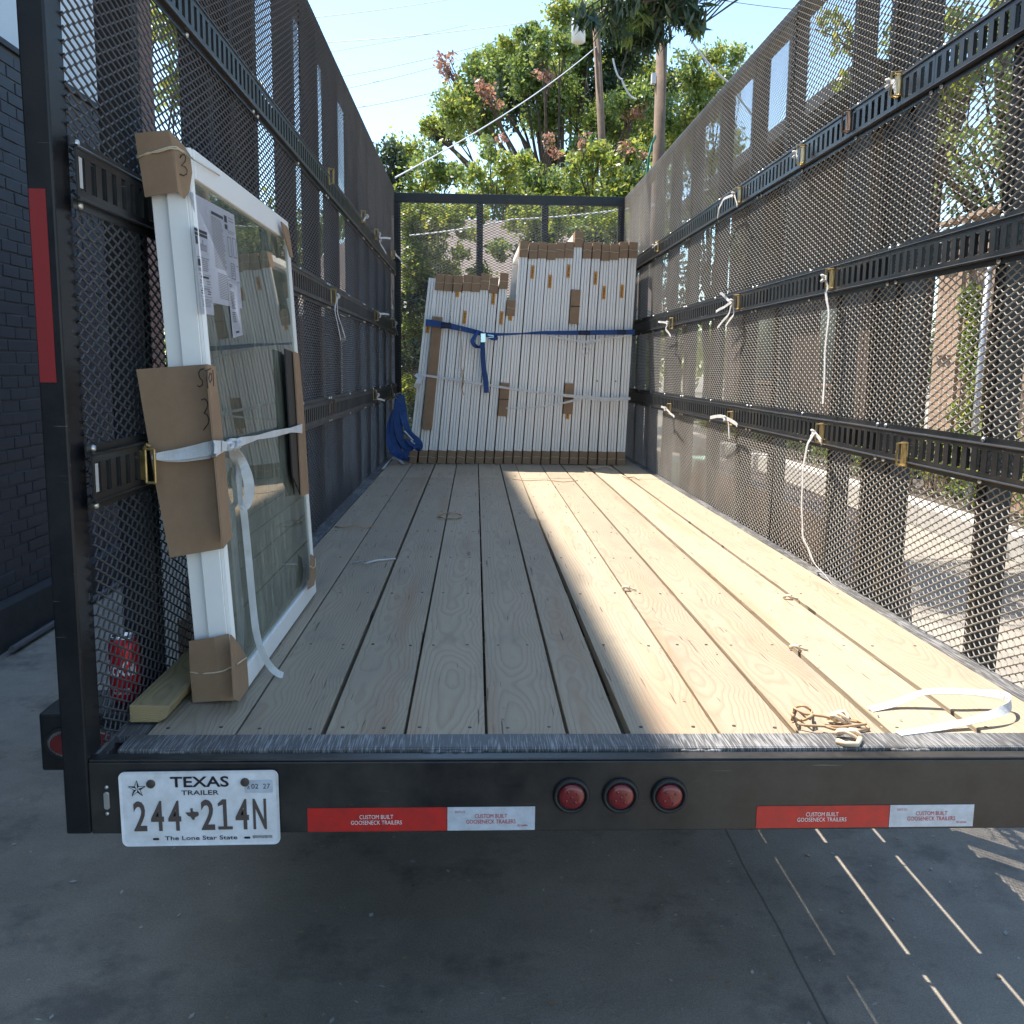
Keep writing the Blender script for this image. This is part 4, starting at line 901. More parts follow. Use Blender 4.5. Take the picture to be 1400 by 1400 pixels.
bx('glass_pane', (.060, .034, .052), (.064, WL_ - .05, WH - .062), 'glass2', bev=0)
t = MB()
for a, b in (((.0642, .05, .055), (.0788, .062, WH - .065)), ((.0642, WL_ - .062, .055), (.0788, WL_ - .05, WH - .065)), ((.0642, .0622, .055), (.0788, WL_ - .0622, .067)), ((.0642, .0622, WH - .077), (.0788, WL_ - .0622, WH - .065))): t.box(a, b)
t.build('spacer_bar', 'spacer', bw, local=True)
# paper labels
LX = Vector((1, 0, 0))
def sheet(pxs, lift, mt='paper', name='paper_label'):
    pts = [PW_(x, y, -.0088 + lift) for x, y in pxs]; t = MB(); t.add(pts, [tuple(range(len(pts)))]); t.prism(pts, LX * -.0004); return t.build(name, mt, bw, local=True), pts
def bil(q, u, v): return q[0].lerp(q[1], u).lerp(q[3].lerp(q[2], u), v)
def prints(par, q, items, lift=.0008):
    """items: (u0,v0,u1,v1,material index) flat printed blocks on the sheet"""
    t = MB()
    for u0, v0, u1, v1, m in items: t.add([bil(q, u0, v0) + LX * lift, bil(q, u1, v0) + LX * lift, bil(q, u1, v1) + LX * lift, bil(q, u0, v1) + LX * lift], [(0, 1, 2, 3)], m)
    t.build('print', ['ink', 'inkg'], par, local=True)
def lines(u0, v0, u1, v1, n, m=1, fill=.35):
    return [(u0, v0 + (v1 - v0) * k / n, u0 + (u1 - u0) * R.uniform(.8, 1), v0 + (v1 - v0) * (k + fill) / n, m) for k in range(n)]
s1, q1 = sheet([(261, 262), (320, 294), (331, 422), (291, 414)], .0008)
s1q = [q1[0], q1[1], q1[2], PW_(276, 405, -.0080)]
prints(s1, s1q, [(.40, .085, .68, .115, 0), (.71, .06, .78, .13, 0), (.71, .15, .78, .20, 0)] + lines(.38, .14, .68, .66, 34) + lines(.82, .06, .97, .12, 2) + lines(.78, .20, .98, .24, 2) + lines(.42, .70, .72, .97, 15) +
       [(.75, .27, .76, .48, 1), (.83, .27, .84, .48, 1), (.75, .27, .84, .28, 1), (.75, .47, .84, .48, 1), (.88, .26, .89, .47, 1), (.96, .26, .97, .47, 1), (.88, .26, .97, .27, 1), (.88, .46, .97, .47, 1), (.78, .54, .88, .55, 1), (.78, .70, .88, .71, 1), (.78, .54, .79, .71, 1), (.87, .54, .88, .71, 1), (.92, .55, .98, .56, 1), (.92, .72, .98, .73, 1)] + lines(.80, .57, .86, .69, 5))
s2, q2 = sheet([(264, 309), (283, 317), (293, 431), (276, 429)], .0018)
prints(s2, q2, [(.04, .01, .95, .045, 0), (.04, .055, .95, .09, 0), (.06, .10, .22, .19, 0), (.4, .17, .85, .25, 1), (.55, .12, .6, .2, 1), (.04, .335, .95, .34, 0), (.08, .36, .28, .44, 0), (.08, .46, .28, .5, 1), (.04, .53, .95, .535, 1), (.2, .55, .8, .575, 0), (.04, .67, .95, .675, 1), (.2, .69, .8, .71, 1), (.04, .79, .95, .795, 1)] + lines(.42, .36, .85, .5, 6) + lines(.1, .60, .4, .66, 2) + lines(.6, .60, .9, .66, 2) + lines(.1, .72, .4, .78, 2, 0) + lines(.6, .72, .9, .78, 2, 0) + lines(.1, .82, .92, .92, 6))
s3, q3 = sheet([(311, 383), (324, 390), (332, 458), (319, 462)], .0022)
prints(s3, q3, lines(.1, .05, .45, .12, 2, 0) + lines(.15, .18, .6, .5, 12, 0) + lines(.15, .55, .5, .75, 6, 0) + [(.3, .9, .65, .93, 0)])
# cardboard guards
def pad(polys, name='cardboard_guard', mt='card', th=.004):
    t = MB()
    for pts, off in polys: t.prism(pts, off)
    return t.build(name, mt, bw, local=True)
YN = Vector((0, -th_ if False else -.004, 0)) if False else Vector((0, -.004, 0)); XN = Vector((.004, 0, 0))
def F_(l, d=.006): return [PF_(x, y, d) for x, y in l]
def G_(l, d=.006): return [PW_(x, y, d) for x, y in l]
def F2(l): return [PF_(x, y, d) for x, y, d in l]
pt = pad([(F2([(185, 183, .006), (231, 178, .018), (240, 213, .018), (244, 262, .018), (199, 270, .006), (193, 232, .006), (189, 212, .006)]), YN),
          (F2([(231, 178, .018), (251, 198, .010), (260, 212, .006), (263, 236, .006), (259, 262, .006), (252, 272, .010), (244, 262, .018), (240, 213, .018)]), YN)])
pm = pad([(F_([(187, 505), (281, 498), (286, 560), (303, 750), (233, 762), (213, 660)], .008), YN), (G_([(281, 498), (292, 501), (304, 612), (315, 735), (303, 750), (286, 560)], .005), XN)])
pb = pad([(F2([(259, 876, .008), (293, 871, .020), (297, 905, .020), (302, 957, .020), (264, 960, .008), (260, 910, .008)]), YN),
          (F2([(293, 871, .020), (313, 866, .008), (317, 900, .008), (320, 957, .008), (302, 957, .020), (297, 905, .020)]), YN),
          (G_([(314, 868), (326, 882), (335, 899), (338, 940), (325, 959), (319, 957)], .004), XN)])
pad([(G_([(383, 303), (391, 310), (394, 318), (399, 352), (396, 352), (390, 330)], .010), XN)])
pf = pad([(G_([(400, 480), (407, 484), (414, 560), (421, 675), (411, 678), (405, 560)], .012), XN)])
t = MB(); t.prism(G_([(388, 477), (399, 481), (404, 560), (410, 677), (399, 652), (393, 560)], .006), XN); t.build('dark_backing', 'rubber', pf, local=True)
pad([(G_([(424, 758), (429, 762), (431, 780), (428, 800), (420, 806), (423, 790)], .010), XN)])
def marker(par, strokes, fn, d):
    t = MB()
    for s_ in strokes: t.tube([fn(x, y, d) for x, y in s_], .0011, 5)
    t.build('marker_writing', 'marker', par, local=True, smooth=True)
marker(pt, [[(246, 216), (248, 212), (252, 211), (254, 215), (253, 221), (248, 226), (253, 228), (256, 233), (255, 238), (251, 240), (246, 238)]], PF_, .020)
marker(pm, [[(270, 527), (273, 529), (276.5, 526), (277, 521), (273, 516), (271.5, 510), (274, 505), (279, 504)]], PF_, .0128)
marker(pm, [[(280.5, 507), (288, 504)], [(283, 506), (283, 518), (284, 531)], [(287, 510), (285.5, 517), (287, 523), (289.5, 519), (289, 511), (287, 510)], [(291, 506), (292, 528)]], PW_, .0095)
marker(pm, [[(275, 547), (280, 545), (284, 550), (283, 558), (279, 565)], [(279, 565), (283, 567), (286, 573), (284, 580), (278, 588)]], PF_, .0128)
# rubber bands
t = MB(); t.tube([PF_(187, 214, .013), PF_(200, 211, .013), PF_(215, 206, .020), PF_(232, 201, .024), PF_(241, 201, .022), PF_(252, 208, .016), PW_(263, 217, .009), PW_(300, 240, .004)], .0018, 6)
t.tube([PF_(187, 216, .015), PF_(202, 209, .015), PF_(216, 208, .022), PF_(232, 203, .026), PF_(244, 204, .020), PF_(254, 211, .014)], .0016, 6); t.build('rubber_band', 'band', bw, local=True, smooth=True)
t = MB(); t.tube([PF_(260, 919, .014), PF_(275, 921, .014), PF_(290, 920, .024), PF_(298, 919, .026), PF_(306, 917, .022), PF_(315, 913, .015), PW_(324, 908, .011), PW_(337, 899, .011)], .0018, 6); t.build('rubber_band', 'band', bw, local=True, smooth=True)
t = MB(); t.tube([PW_(424, 774, .016), PW_(428, 777, .016), PW_(431, 774, .018), PW_(431, 764, .016)], .0016, 5); t.build('rubber_band', 'band', bw, local=True, smooth=True)

# ---- strap tied round it, with hook
gl = lambda x, y, d=.02: WO + RM @ PW_(x, y, d)
def S(pts): return [P(*p[:2], Y=p[2]) if len(p) == 3 else Vector(p[1:]) for p in pts]
st = empty('tie_strap', P(205, 637, Y=2.05), 'white strap hooked to the lowest left track and knotted round the large leaning window', 'strap')
t = MB(); path = [P(208, 624, Y=2.05), P(225, 624, Y=2.062), P(250, 622, Y=2.064), P(282, 616, Y=2.062), P(290, 614, Y=2.066), gl(294, 613, .018), gl(306, 610, .022)]
t.ribbon(path, EZ, [.010, .022, .030, .036, .036, .034, .022], .002); t.ribbon([p + Vector((0, -.003, -.002)) for p in path], Vector((0, .4, 1)), [.008, .013, .018, .020, .020, .018, .012], .002)
t.ribbon([gl(304, 610, .026), gl(310, 610, .022), gl(320, 607, .02), gl(340, 601, .018), gl(352, 598, .014), gl(375, 593, .012), gl(398, 588, .018), gl(413, 586, .02)], EZ, [.022, .020, .022, .016, .010, .018, .014, .030], .002)
t.ribbon([gl(318, 607, .022), gl(330, 603, .024), gl(345, 600, .022), gl(356, 596, .016)], Vector((0, .3, 1)), [.014, .018, .014, .006], .002)
t.build('strap', 'strap', st)
t = MB()
for k_, (dx, dy, dr) in enumerate(((0, 0, .011), (5, -1, .009), (-5, 2, .008))):
    c = gl(318 + dx, 608 + dy, .026); t.tube([c + Vector((dr * math.cos(a), dr * .6 * math.sin(2 * a), dr * math.sin(a))) for a in [i * .6 for i in range(12)]], .0045, 6)
t.build('knot', 'strap', st, smooth=True)
t = MB(); Yt = 2.235
t.ribbon([gl(320, 610, .028), P(329, 625, Y=Yt), P(338, 650, Y=Yt), P(341, 672, Y=Yt), P(337, 690, Y=Yt), P(332, 693, Y=Yt), P(328, 682, Y=Yt + .01), P(327, 655, Y=Yt + .012), P(324, 630, Y=Yt + .014), gl(319, 612, .022)], [Vector((1, .2, .0))] * 10, [.008, .018, .024, .024, .02, .014, .012, .014, .012, .008], .0016)
t.ribbon([gl(315, 610, .02), P(318, 635, Y=2.25), P(324, 660, Y=2.25), P(329, 672, Y=2.25)], Vector((1, 0, .1)), [.008, .010, .008, .006], .0014)
t.ribbon([P(332, 690, Y=Yt - .004), P(335, 715, Y=Yt), P(340, 765, Y=Yt), P(345, 820, Y=Yt), P(350, 862, Y=Yt), P(357, 888, Y=Yt + .004), P(366, 906, Y=Yt + .01), P(376, 918, Y=Yt + .014), P(387, 924, Y=2.262)], [Vector((1, 0, 0))] * 5 + [Vector((1, 0, .3))] * 2 + [Vector((1, .4, .5)), Vector((.5, 1, .2))], .0165, .0016)
t.build('strap_tail', 'strap', st)
t = MB(); c = P(205.5, 637, Y=2.045); hw, hh, r = .0095, .036, .0034
for a, b in (((-hw, -hh), (-hw, hh)), ((-hw, hh), (hw, hh)), ((hw, hh), (hw, -hh)), ((hw, -hh), (-hw, -hh))):
    t.tube([c + Vector((a[0], 0, a[1])), c + Vector((b[0], 0, b[1]))], r, 8)
t.prism([c + Vector((-.030, .012, -.030)), c + Vector((-.0095, .004, -.032)), c + Vector((-.0095, .004, .030)), c + Vector((-.030, .012, .034))], (0, .003, 0))
t.tube([c + Vector((-.012, 0, .036)), c + Vector((-.004, -.003, .046)), c + Vector((.001, 0, .042))], .004, 6)
t.build('track_hook', 'gold', st, bevel=.001)

# ---- lumber block, cardboard slip, can
t = MB(); y0, y1 = 1.955, 2.56
t.prism([(-.727, y0, DZ + .003), (-.668, y0, DZ + .003), (-.650, y0, DZ + .013), (-.640, y0, DZ + .040), (-.727, y0, DZ + .041)], (.004, y1 - y0, 0))
tag(t.build('lumber_block', 'lumber', loc=(-.69, 2.25, DZ), bevel=.002), 'short rough piece of lumber on the deck beside the foot of the leaning window', 'lumber')
t = MB(); t.prism([P(243, 848, Y=2.46), P(258, 848, Y=2.46), P(259, 905, Y=2.46), P(244, 905, Y=2.46)], (0, .004, 0)); tag(t.build('cardboard_slip', 'card'), 'small upright cardboard slip behind the foot of the leaning window', 'cardboard')
cz = .7885; can = empty('drink_can', (-.79, 2.112, cz), 'tall red drink can with white script standing outside the left mesh', 'can')
t = MB(); t.lathe((-.79, 2.112, cz), (0, 0, 1), [(.024, 0), (.027, .003), (.033, .012), (.0335, .02), (.0335, .130), (.031, .140), (.0265, .148)], 32); t.build('can_body', 'canred', can, smooth=True)
t = MB(); t.lathe((-.79, 2.112, cz + .148), (0, 0, 1), [(.0265, 0), (.0275, .002), (.0275, .005), (.025, .005), (.024, .001), (.004, .001)], 32); t.lathe((-.785, 2.102, cz + .150), (0, 0, 1), [(.008, 0), (.008, .002), (.002, .002)], 12); t.build('can_lid', 'alu', can, smooth=True)
lt_ = text('Coca-Cola', (-.79, 2.112, cz + .075), Vector((1, 0, 0)), Vector((0, 0, 1)), 0, .01, .075, .036, 'canwhite', can, name='script', shear=.35, bold=.02, off=Vector((0, -.034, 0)))
for v in lt_.data.vertices:                        # wrap the print round the can
    x = v.co.x; a = x / .034; v.co.x = .0340 * math.sin(a); v.co.y = -.0340 * math.cos(a)
for z, w_ in ((.036, .05), (.028, .04)):
    t2 = text('zero sugar' if z > .03 else 'ORIGINAL TASTE', (-.79, 2.112, cz), Vector((1, 0, 0)), Vector((0, 0, 1)), 0, z, w_, .006, 'canwhite', can, name='small_print', off=Vector((0, -.034, 0)))
    for v in t2.data.vertices: a = v.co.x / .034; v.co.x = .0340 * math.sin(a); v.co.y = -.0340 * math.cos(a)

# ================================================================== LOAD: THE STACK OF WINDOWS
YS = 7.50
def make_unit(h, cap=True, L=1.22, w=.0648):
    u = empty('window_unit', (0, 0, 0), 'x', 'window', 'white framed windows packed on edge against the front wall')
    def q(name, boxes, m, bev=.0012):
        t = MB()
        for a, b in boxes: t.box(a, b)
        return t.build(name, m, u, local=True, bevel=bev)
    q('side_jamb', [((0, .010, .001), (.020, .05, h)), ((.0235, .004, .001), (.0415, .05, h)), ((.044, 0, .001), (.0595, .05, h)), ((.0600, .014, .001), (w, .05, h)), ((.0202, .02, .001), (.0223, .05, h)), ((.0422, .02, .001), (.0438, .05, h))], 'vinyl')
    q('side_jamb', [((0, L - .05, .001), (w, L, h))], 'vinyl')
    q('head_rail', [((.001, .0505, h - .055), (w - .001, L - .0505, h - .001))], 'vinyl'); q('sill_rail', [((.001, .0505, .002), (w - .001, L - .0505, .055))], 'vinyl')
    q('glass_pane', [((.050, .0505, .0555), (.054, L - .0505, h - .0555))], 'glass2', 0)
    def wrap(name, z0, z1, d=.004, yb=.16):
        t = MB(); t.box((-.0005, -d, z0), (w + .0005, yb, z1)); b = t.build(name, 'card', u, local=True, bevel=.002)
        t = MB()
        zz = (z0 + z1) / 2; t.tube([(-.002, -d - .002, zz + R.uniform(-.008, .008)), (w * .5, -d - .003, zz + R.uniform(-.008, .008)), (w + .002, -d - .002, zz + R.uniform(-.008, .008))], .0016, 5)
        t.build('rubber_band', 'band', b, local=True)
    if cap: wrap('top_guard', h - .115, h + .005)
    wrap('foot_guard', .001, .105)
    return u
PRO = {}
def sticker(u, z, x=.024):
    t = MB(); t.box((x, -.0016, z), (x + .026, -.0003, z + .10)); s_ = t.build('orange_sticker', 'sticker', u, local=True)
    t = MB()
    for k_ in range(7): t.box((x + .006, -.0022, z + .012 + k_ * .011), (x + .006 + R.uniform(.005, .015), -.0017, z + .018 + k_ * .011))
    t.build('print', 'ink', s_, local=True)
def mid_guard(u, z0, z1, w=.0725):
    t = MB(); t.box((-.001, -.007, z0), (w, .10, z1)); t.build('middle_guard', 'card', u, local=True, bevel=.002)
    t = MB(); t.tube([(-.002, -.009, (z0 + z1) / 2), (w + .002, -.009, (z0 + z1) / 2 + .004)], .003, 5); t.build('band', 'ink', u, local=True)
ordn = ['first', 'second', 'third', 'fourth', 'fifth', 'sixth', 'seventh', 'eighth', 'ninth', 'tenth', 'eleventh', 'twelfth', 'thirteenth']
STK = {0: 1.02, 3: 1.295, 4: 1.09, 7: 1.24, 8: 1.09, 9: 1.12, 11: 1.44, 13: 1.37, 15: 1.45, 16: .36, 18: 1.40, 19: 1.29, 21: 1.30}
HGT = [1.44, 1.46, 1.455, 1.45, 1.455, 1.45, 1.465, 1.44, 1.475, 1.27] + [1.705 + R.uniform(-.012, .014) for _ in range(13)]
HGT[16] = 1.795; HGT[20] = 1.70
for i in range(23):
    h = HGT[i]; u = make_unit(h, cap=(i != 0))
    lean = .098 - .070 * i / 22 + R.uniform(-.002, .002)
    u.location = (-.520 + .0748 * i + (0 if i else -.006), YS + R.uniform(-.014, .016), DZ + .003); u.rotation_euler = (0, lean + (.015 if i == 0 else 0), R.uniform(-.012, .012))
    if i in STK: sticker(u, STK[i])
    if i == 1:
        t = MB(); t.box((.004, -.024, .27), (.082, -.0085, 1.145)); t.build('long_guard', 'card', u, local=True, bevel=.004)
    if i == 9: mid_guard(u, .38, .64)
    if i == 16: mid_guard(u, .40, .64); mid_guard(u, 1.10, 1.36)
    if i == 0: lb_ = 'bare-topped window at the far left end of the stack, leaning most, no cardboard cap'
    elif i == 1: lb_ = 'window with the long brown cardboard guard down its front edge, left end of the stack'
    elif i == 9: lb_ = 'shortest window standing in the gap between the low and the tall group'
    elif i == 16: lb_ = 'tallest window, its cap sticking up above all others in the tall group'
    elif i < 9: lb_ = f'{ordn[i]} window from the left in the lower left group, ' + ('orange sticker below its cardboard cap' if i in STK else 'cardboard cap and no orange sticker')
    else: lb_ = f'{ordn[i - 10]} window from the left in the tall right group, ' + ('orange sticker below its cardboard cap' if i in STK else 'cardboard cap and no orange sticker')
    relabel(u, lb_)
    for ch in u.children:
        if ch.name.startswith('side_jamb') and i in (1, 3, 7, 19, 21):
            t = MB(); t.lathe((.03, .0035, .66), (0, -1, 0), [(.006, 0), (.005, .003)], 8); t.build('screw_hole', 'screw', u, local=True); break

# straps over the stack
def flat_strap(name, pts, w, m, label, wd=EZ, extra=None, t_=.002, group=None):
    o = empty(name, pts[0], label, 'strap', group); t = MB(); t.ribbon(pts, wd, w, t_); t.build('webbing', m, o)
    return o
YT = 7.462
bs = flat_strap('ratchet_strap', [P(582, 441, Y=YT), P(600, 443, Y=YT), P(630, 449, Y=YT), P(655, 455, Y=YT), P(662, 457, Y=YT - .01), P(690, 457, Y=YT - .01), P(715, 456, Y=YT), P(740, 455, Y=YT), P(780, 455, Y=YT), P(868, 454, Y=YT)], [.052, .048, .040, .034, .030, .018, .012, .026, .034, .040], 'strapb', 'blue ratchet strap running across both groups of packed windows')
t = MB(); k0 = P(662, 462, Y=YT - .03)
t.ribbon([P(655, 452, Y=YT - .02), P(649, 460, Y=YT - .04), P(646, 467, Y=YT - .05), P(650, 473, Y=YT - .05), P(657, 474, Y=YT - .04), P(660, 466, Y=YT - .03)], EX, [.02, .03, .034, .03, .03, .02], .003)
t.ribbon([P(659, 455, Y=YT - .03), P(660, 475, Y=YT - .035), P(661, 500, Y=YT - .012), P(664, 520, Y=YT - .010), P(665, 537, Y=YT - .010)], EX, [.03, .036, .038, .04, .04], .003)
t.ribbon([P(664, 458, Y=YT - .04), P(672, 462, Y=YT - .05), P(679, 463, Y=YT - .04), P(676, 457, Y=YT - .03)], EZ, [.02, .03, .026, .016], .003); t.build('loose_end', 'strapb', bs)
t = MB(); t.box(tuple(P(657, 468, Y=YT - .058)), tuple(P(664, 456, Y=YT - .030) + Vector((0, .0, 0)))); c_ = P(670, 460, Y=YT - .05); t.tube([c_ + Vector((-.02, 0, .01)), c_ + Vector((.03, 0, .006))], .006, 8); t.tube([c_ + Vector((-.02, 0, -.008)), c_ + Vector((.03, 0, -.004))], .005, 8); t.build('ratchet_buckle', 'silver', bs, bevel=.003)
for x0, y0, x1, y1 in ((603, 441, 617, 449), (791, 452, 807, 458), (844, 451, 856, 457)):
    t = MB(); t.box(tuple(P(x0, y1, Y=YT - .0018)), tuple(P(x1, y0, Y=YT - .0014))); t.build('strap_label', 'straptag', bs)
for x, y in ((610, 445.2), (799, 455), (850, 454.2)):
    text('ANCRA', P(x, y, Y=YT - .0022), EX, EZ, 0, 0, .062, .020, 'strapb', bs, off=Vector((0, -.0006, 0)))
ws = flat_strap('tie_strap', [P(573, 512, Y=YT), P(600, 516, Y=YT), P(640, 522, Y=YT), P(690, 530, Y=YT), P(740, 537, Y=YT), P(800, 543, Y=YT - .01), P(850, 546, Y=YT)], [.016, .018, .018, .018, .018, .024, .020], 'strap', 'white strap across the lower half of the packed windows')
t = MB(); t.ribbon([P(800, 543, Y=YT - .012), P(770, 551, Y=YT), P(730, 557, Y=YT), P(692, 558, Y=YT)], EZ, [.02, .014, .012, .010], .002)
t.ribbon([P(800, 541, Y=YT - .016), P(820, 546, Y=YT - .02), P(862, 545, Y=YT - .005)], EZ, [.03, .034, .02], .002)
t.ribbon([P(568, 512, Y=YT - .02), P(574, 516, Y=YT - .04), P(572, 524, Y=YT - .05), P(567, 530, Y=YT - .04)], Vector((1, 0, .3)), [.03, .045, .05, .03], .002)
t.ribbon([P(575, 513, Y=YT - .02), P(572, 530, Y=YT - .005), P(573, 560, Y=YT - .003)], EX, [.012, .012, .01], .002); t.build('loose_end', 'strap', ws)
wu = flat_strap('tie_strap', [P(742, 455, Y=YT + .012), P(760, 461, Y=YT), P(790, 466, Y=YT), P(808, 467, Y=YT - .006), P(830, 463, Y=YT), P(864, 458, Y=YT)], [.008, .014, .016, .022, .014, .012], 'strap', 'short white strap just under the blue strap on the tall group')
t = MB(); t.ribbon([P(810, 466, Y=YT - .01), P(800, 474, Y=YT - .01), P(795, 482, Y=YT - .012), P(800, 486, Y=YT - .01), P(808, 476, Y=YT - .01), P(812, 467, Y=YT - .012)], EX, .008, .0015); t.build('loose_loop', 'strap', wu)
t = MB(); t.tube([P(629, 448, Y=YT - .01), P(631, 470, Y=YT - .008), P(630, 500, Y=YT - .008), P(633, 515, Y=YT - .006), P(631, 530, Y=YT - .006), P(634, 540, Y=YT - .006)], .003, 5)
t.tube([P(634, 505, Y=YT - .008), P(630, 512, Y=YT - .008), P(635, 522, Y=YT - .008), P(631, 532, Y=YT - .008)], .0025, 5); tag(t.build('twine', 'twine'), 'thin twine hanging from the blue strap over the lower window group', 'twine')

# blue strap bundle in the left front corner
bu = empty('strap_bundle', (-.62, 7.3, DZ), 'bundle of blue webbing looped in the left front corner of the deck', 'strap')
t = MB(); YB = 7.32
t.ribbon([P(548, 540, Y=YB), P(551, 560, Y=YB), P(553, 575, Y=YB - .02), P(560, 592, Y=YB - .04), P(573, 605, Y=YB - .05), P(572, 613, Y=YB - .05), P(560, 612, Y=YB - .04), P(548, 600, Y=YB - .02), P(546, 575, Y=YB), P(545, 545, Y=YB)], EX, [.05, .06, .05, .045, .045, .05, .05, .05, .05, .04], .003)
t.ribbon([P(544, 545, Y=YB + .02), P(542, 570, Y=YB), P(546, 596, Y=YB - .02), P(556, 618, Y=YB - .03), P(549, 622, Y=YB - .03), P(538, 600, Y=YB), P(539, 570, Y=YB), P(546, 548, Y=YB)], EX, [.045, .05, .05, .045, .05, .045, .04, .04], .003)
t.ribbon([P(540, 560, Y=YB + .03), P(533, 580, Y=YB + .02), P(532, 602, Y=YB), P(538, 618, Y=YB - .03), P(550, 626, Y=YB - .05), P(566, 629, Z=DZ + .012), P(585, 631, Z=DZ + .006), P(604, 632, Z=DZ + .006)], [EX] * 4 + [Vector((.7, 0, .7))] + [Vector((0, 1, .3))] * 3, [.03, .04, .045, .045, .04, .04, .045, .03], .003)
t.ribbon([P(552, 590, Y=YB - .04), P(562, 597, Y=YB - .06), P(571, 606, Y=YB - .07), P(566, 610, Y=YB - .07), P(555, 600, Y=YB - .06)], Vector((.6, 0, .8)), [.03, .035, .035, .03, .02], .003)
t.build('webbing', 'strapb', bu)
t = MB(); t.ribbon([P(553, 589, Y=YB - .08), P(565, 602, Y=YB - .085)], Vector((.6, 0, .8)), .010, .002); t.build('pale_stripe', 'strap', bu)
t = MB(); t.ribbon([P(524, 641, Z=DZ + .01), P(531, 631, Z=DZ + .03), P(538, 626, Z=DZ + .05), P(545, 628, Z=DZ + .03), P(551, 634, Z=DZ + .01)], Vector((.3, 1, .2)), .022, .003); tag(t.build('tie_strap', 'strap'), 'curl of dirty white strap on the deck under the blue bundle', 'strap')

# ---- fittings clipped in the tracks with knotted strap ends
def fitting(side, px, py, tails, label, big=True, gold='gold', w=.013, knot=True):
    X = (-.7185, 1.3155)[side > 0]; s = -1 if side > 0 else 1
    c = P(px, py, X=X); o = empty('track_fitting', c, label, 'fitting', 'fittings clipped in the cargo tracks')
    t = MB(); hh = .034; dw = .014
    t.box((min(c.x, c.x + s * .004), c.y - dw - .006, c.z - hh - .004), (max(c.x, c.x + s * .004), c.y + dw + .006, c.z + hh + .004))
    for a, b in (((0, -hh), (0, hh)),):
        t.tube([c + Vector((s * .004, -dw, -hh)), c + Vector((s * .028, -dw * .6, -hh)), c + Vector((s * .028, -dw * .6, hh)), c + Vector((s * .004, -dw, hh))], .0034, 6)
        t.tube([c + Vector((s * .004, dw, -hh)), c + Vector((s * .020, dw, -hh * .9)), c + Vector((s * .020, dw, hh * .9)), c + Vector((s * .004, dw, hh))], .0030, 6)
    t.build('clip', gold, o)
    if tails:
        t = MB(); k0 = c + Vector((s * .034, -.01, 0))
        for tl in tails:
            pts = [k0] + [P(x, y, X=X + s * d) for x, y, d in tl]
            # rounder path
            pp = [pts[0]]
            for a, b in zip(pts[:-1], pts[1:]): pp += [a.lerp(b, .5) + Vector((0, 0, .002)), b]
            t.ribbon(pp, Vector((0, .5, 1)) if abs(pts[-1].z - pts[0].z) < abs(pts[-1].y - pts[0].y) else Vector((0, 1, .2)), w, .0018)
        t.build('strap_tail', 'strap', o)
        t = MB(); t.tube([k0 + Vector((s * .004 + .006 * math.cos(a * 2), .011 * math.cos(a), .011 * math.sin(a))) for a in [i * .7 for i in range(10)]], .0050, 6)
        t.build('knot', 'strap', o, smooth=True)
    return o
fitting(1, 1012, 267, [[(990, 272, .04), (983, 285, .045), (981, 298, .04)], [(1008, 282, .05)]], 'fitting on the right top track with a strap end curling down, third from the front')
fitting(1, 1098, 212, [[(1090, 206, .04)], [(1090, 216, .04)]], 'fitting with a short knotted tag on the right top track, middle of three')
fitting(1, 1229, 116, [[(1222, 112, .04), (1224, 130, .04)]], 'fitting with a pale folded tag near the near end of the right top track')
fitting(1, 1161, 166, [], 'bare rusty fitting on the right top track between two knotted ones', gold='rust')
fitting(1, 900, 337, [[(899, 333, .03)]], 'small fitting at the front end of the right top track', w=.010)
fitting(1, 920, 442, [[(900, 440, .05)], [(910, 450, .04), (917, 460, .05)]], 'fitting with two strap tails on the right middle track nearest the window stack')
fitting(1, 1010, 413, [[(995, 410, .03), (985, 400, .06)], [(990, 420, .04), (979, 426, .05)], [(996, 430, .04), (981, 448, .05)], [(1003, 430, .03), (992, 446, .04)]], 'fitting with four splayed white strap tails on the right middle track')
fitting(1, 1138, 381, [[(1132, 392, .03), (1129, 400, .03), (1133, 430, .03), (1128, 480, .03), (1127, 520, .03), (1125, 552, .035)], [(1130, 380, .04)]], 'fitting on the right middle track with a long strap hanging straight down', w=.015)
fitting(1, 917, 559, [[(904, 556, .05)], [(917, 566, .04), (922, 570, .04)]], 'fitting with short strap tails on the right lowest track nearest the window stack')
fitting(1, 1001, 572, [[(985, 569, .05), (971, 571, .06)], [(1004, 578, .03), (1008, 582, .03)], [(996, 580, .03), (997, 600, .03)]], 'fitting on the right lowest track with a flat strap tail pointing to the front', w=.017)
fitting(1, 1124, 592, [[(1122, 602, .05), (1123, 608, .05)], [(1112, 594, .05), (1104, 608, .06), (1098, 640, .06), (1096, 690, .055), (1098, 735, .05), (1112, 768, .04), (1138, 800, .02)]], 'fitting on the right lowest track with a strap arching down to the deck edge', w=.016)
fitting(1, 1237, 621, [], 'bare yellow fitting on the right lowest track, nearest the camera')
fitting(-1, 449, 241, [], 'bare yellow fitting on the left top track, nearest the camera')
fitting(-1, 494, 296, [[(497, 302, .02)]], 'fitting with a small pale tag on the left top track', w=.010)
fitting(-1, 512, 320, [[(519, 325, .04), (534, 326, .05)], [(520, 333, .04), (528, 347, .04)], [(522, 330, .03)]], 'fitting with a bright spray of strap ends on the left top track')
fitting(-1, 535, 348, [[(541, 343, .04)], [(546, 353, .04), (556, 366, .05)], [(548, 356, .04), (549, 370, .04)]], 'fitting with forked strap ends at the front end of the left top track')
fitting(-1, 452, 405, [[(458, 425, .04), (466, 465, .05)], [(462, 430, .04), (472, 462, .06)]], 'fitting with two long strap tails on the left middle track', w=.013)
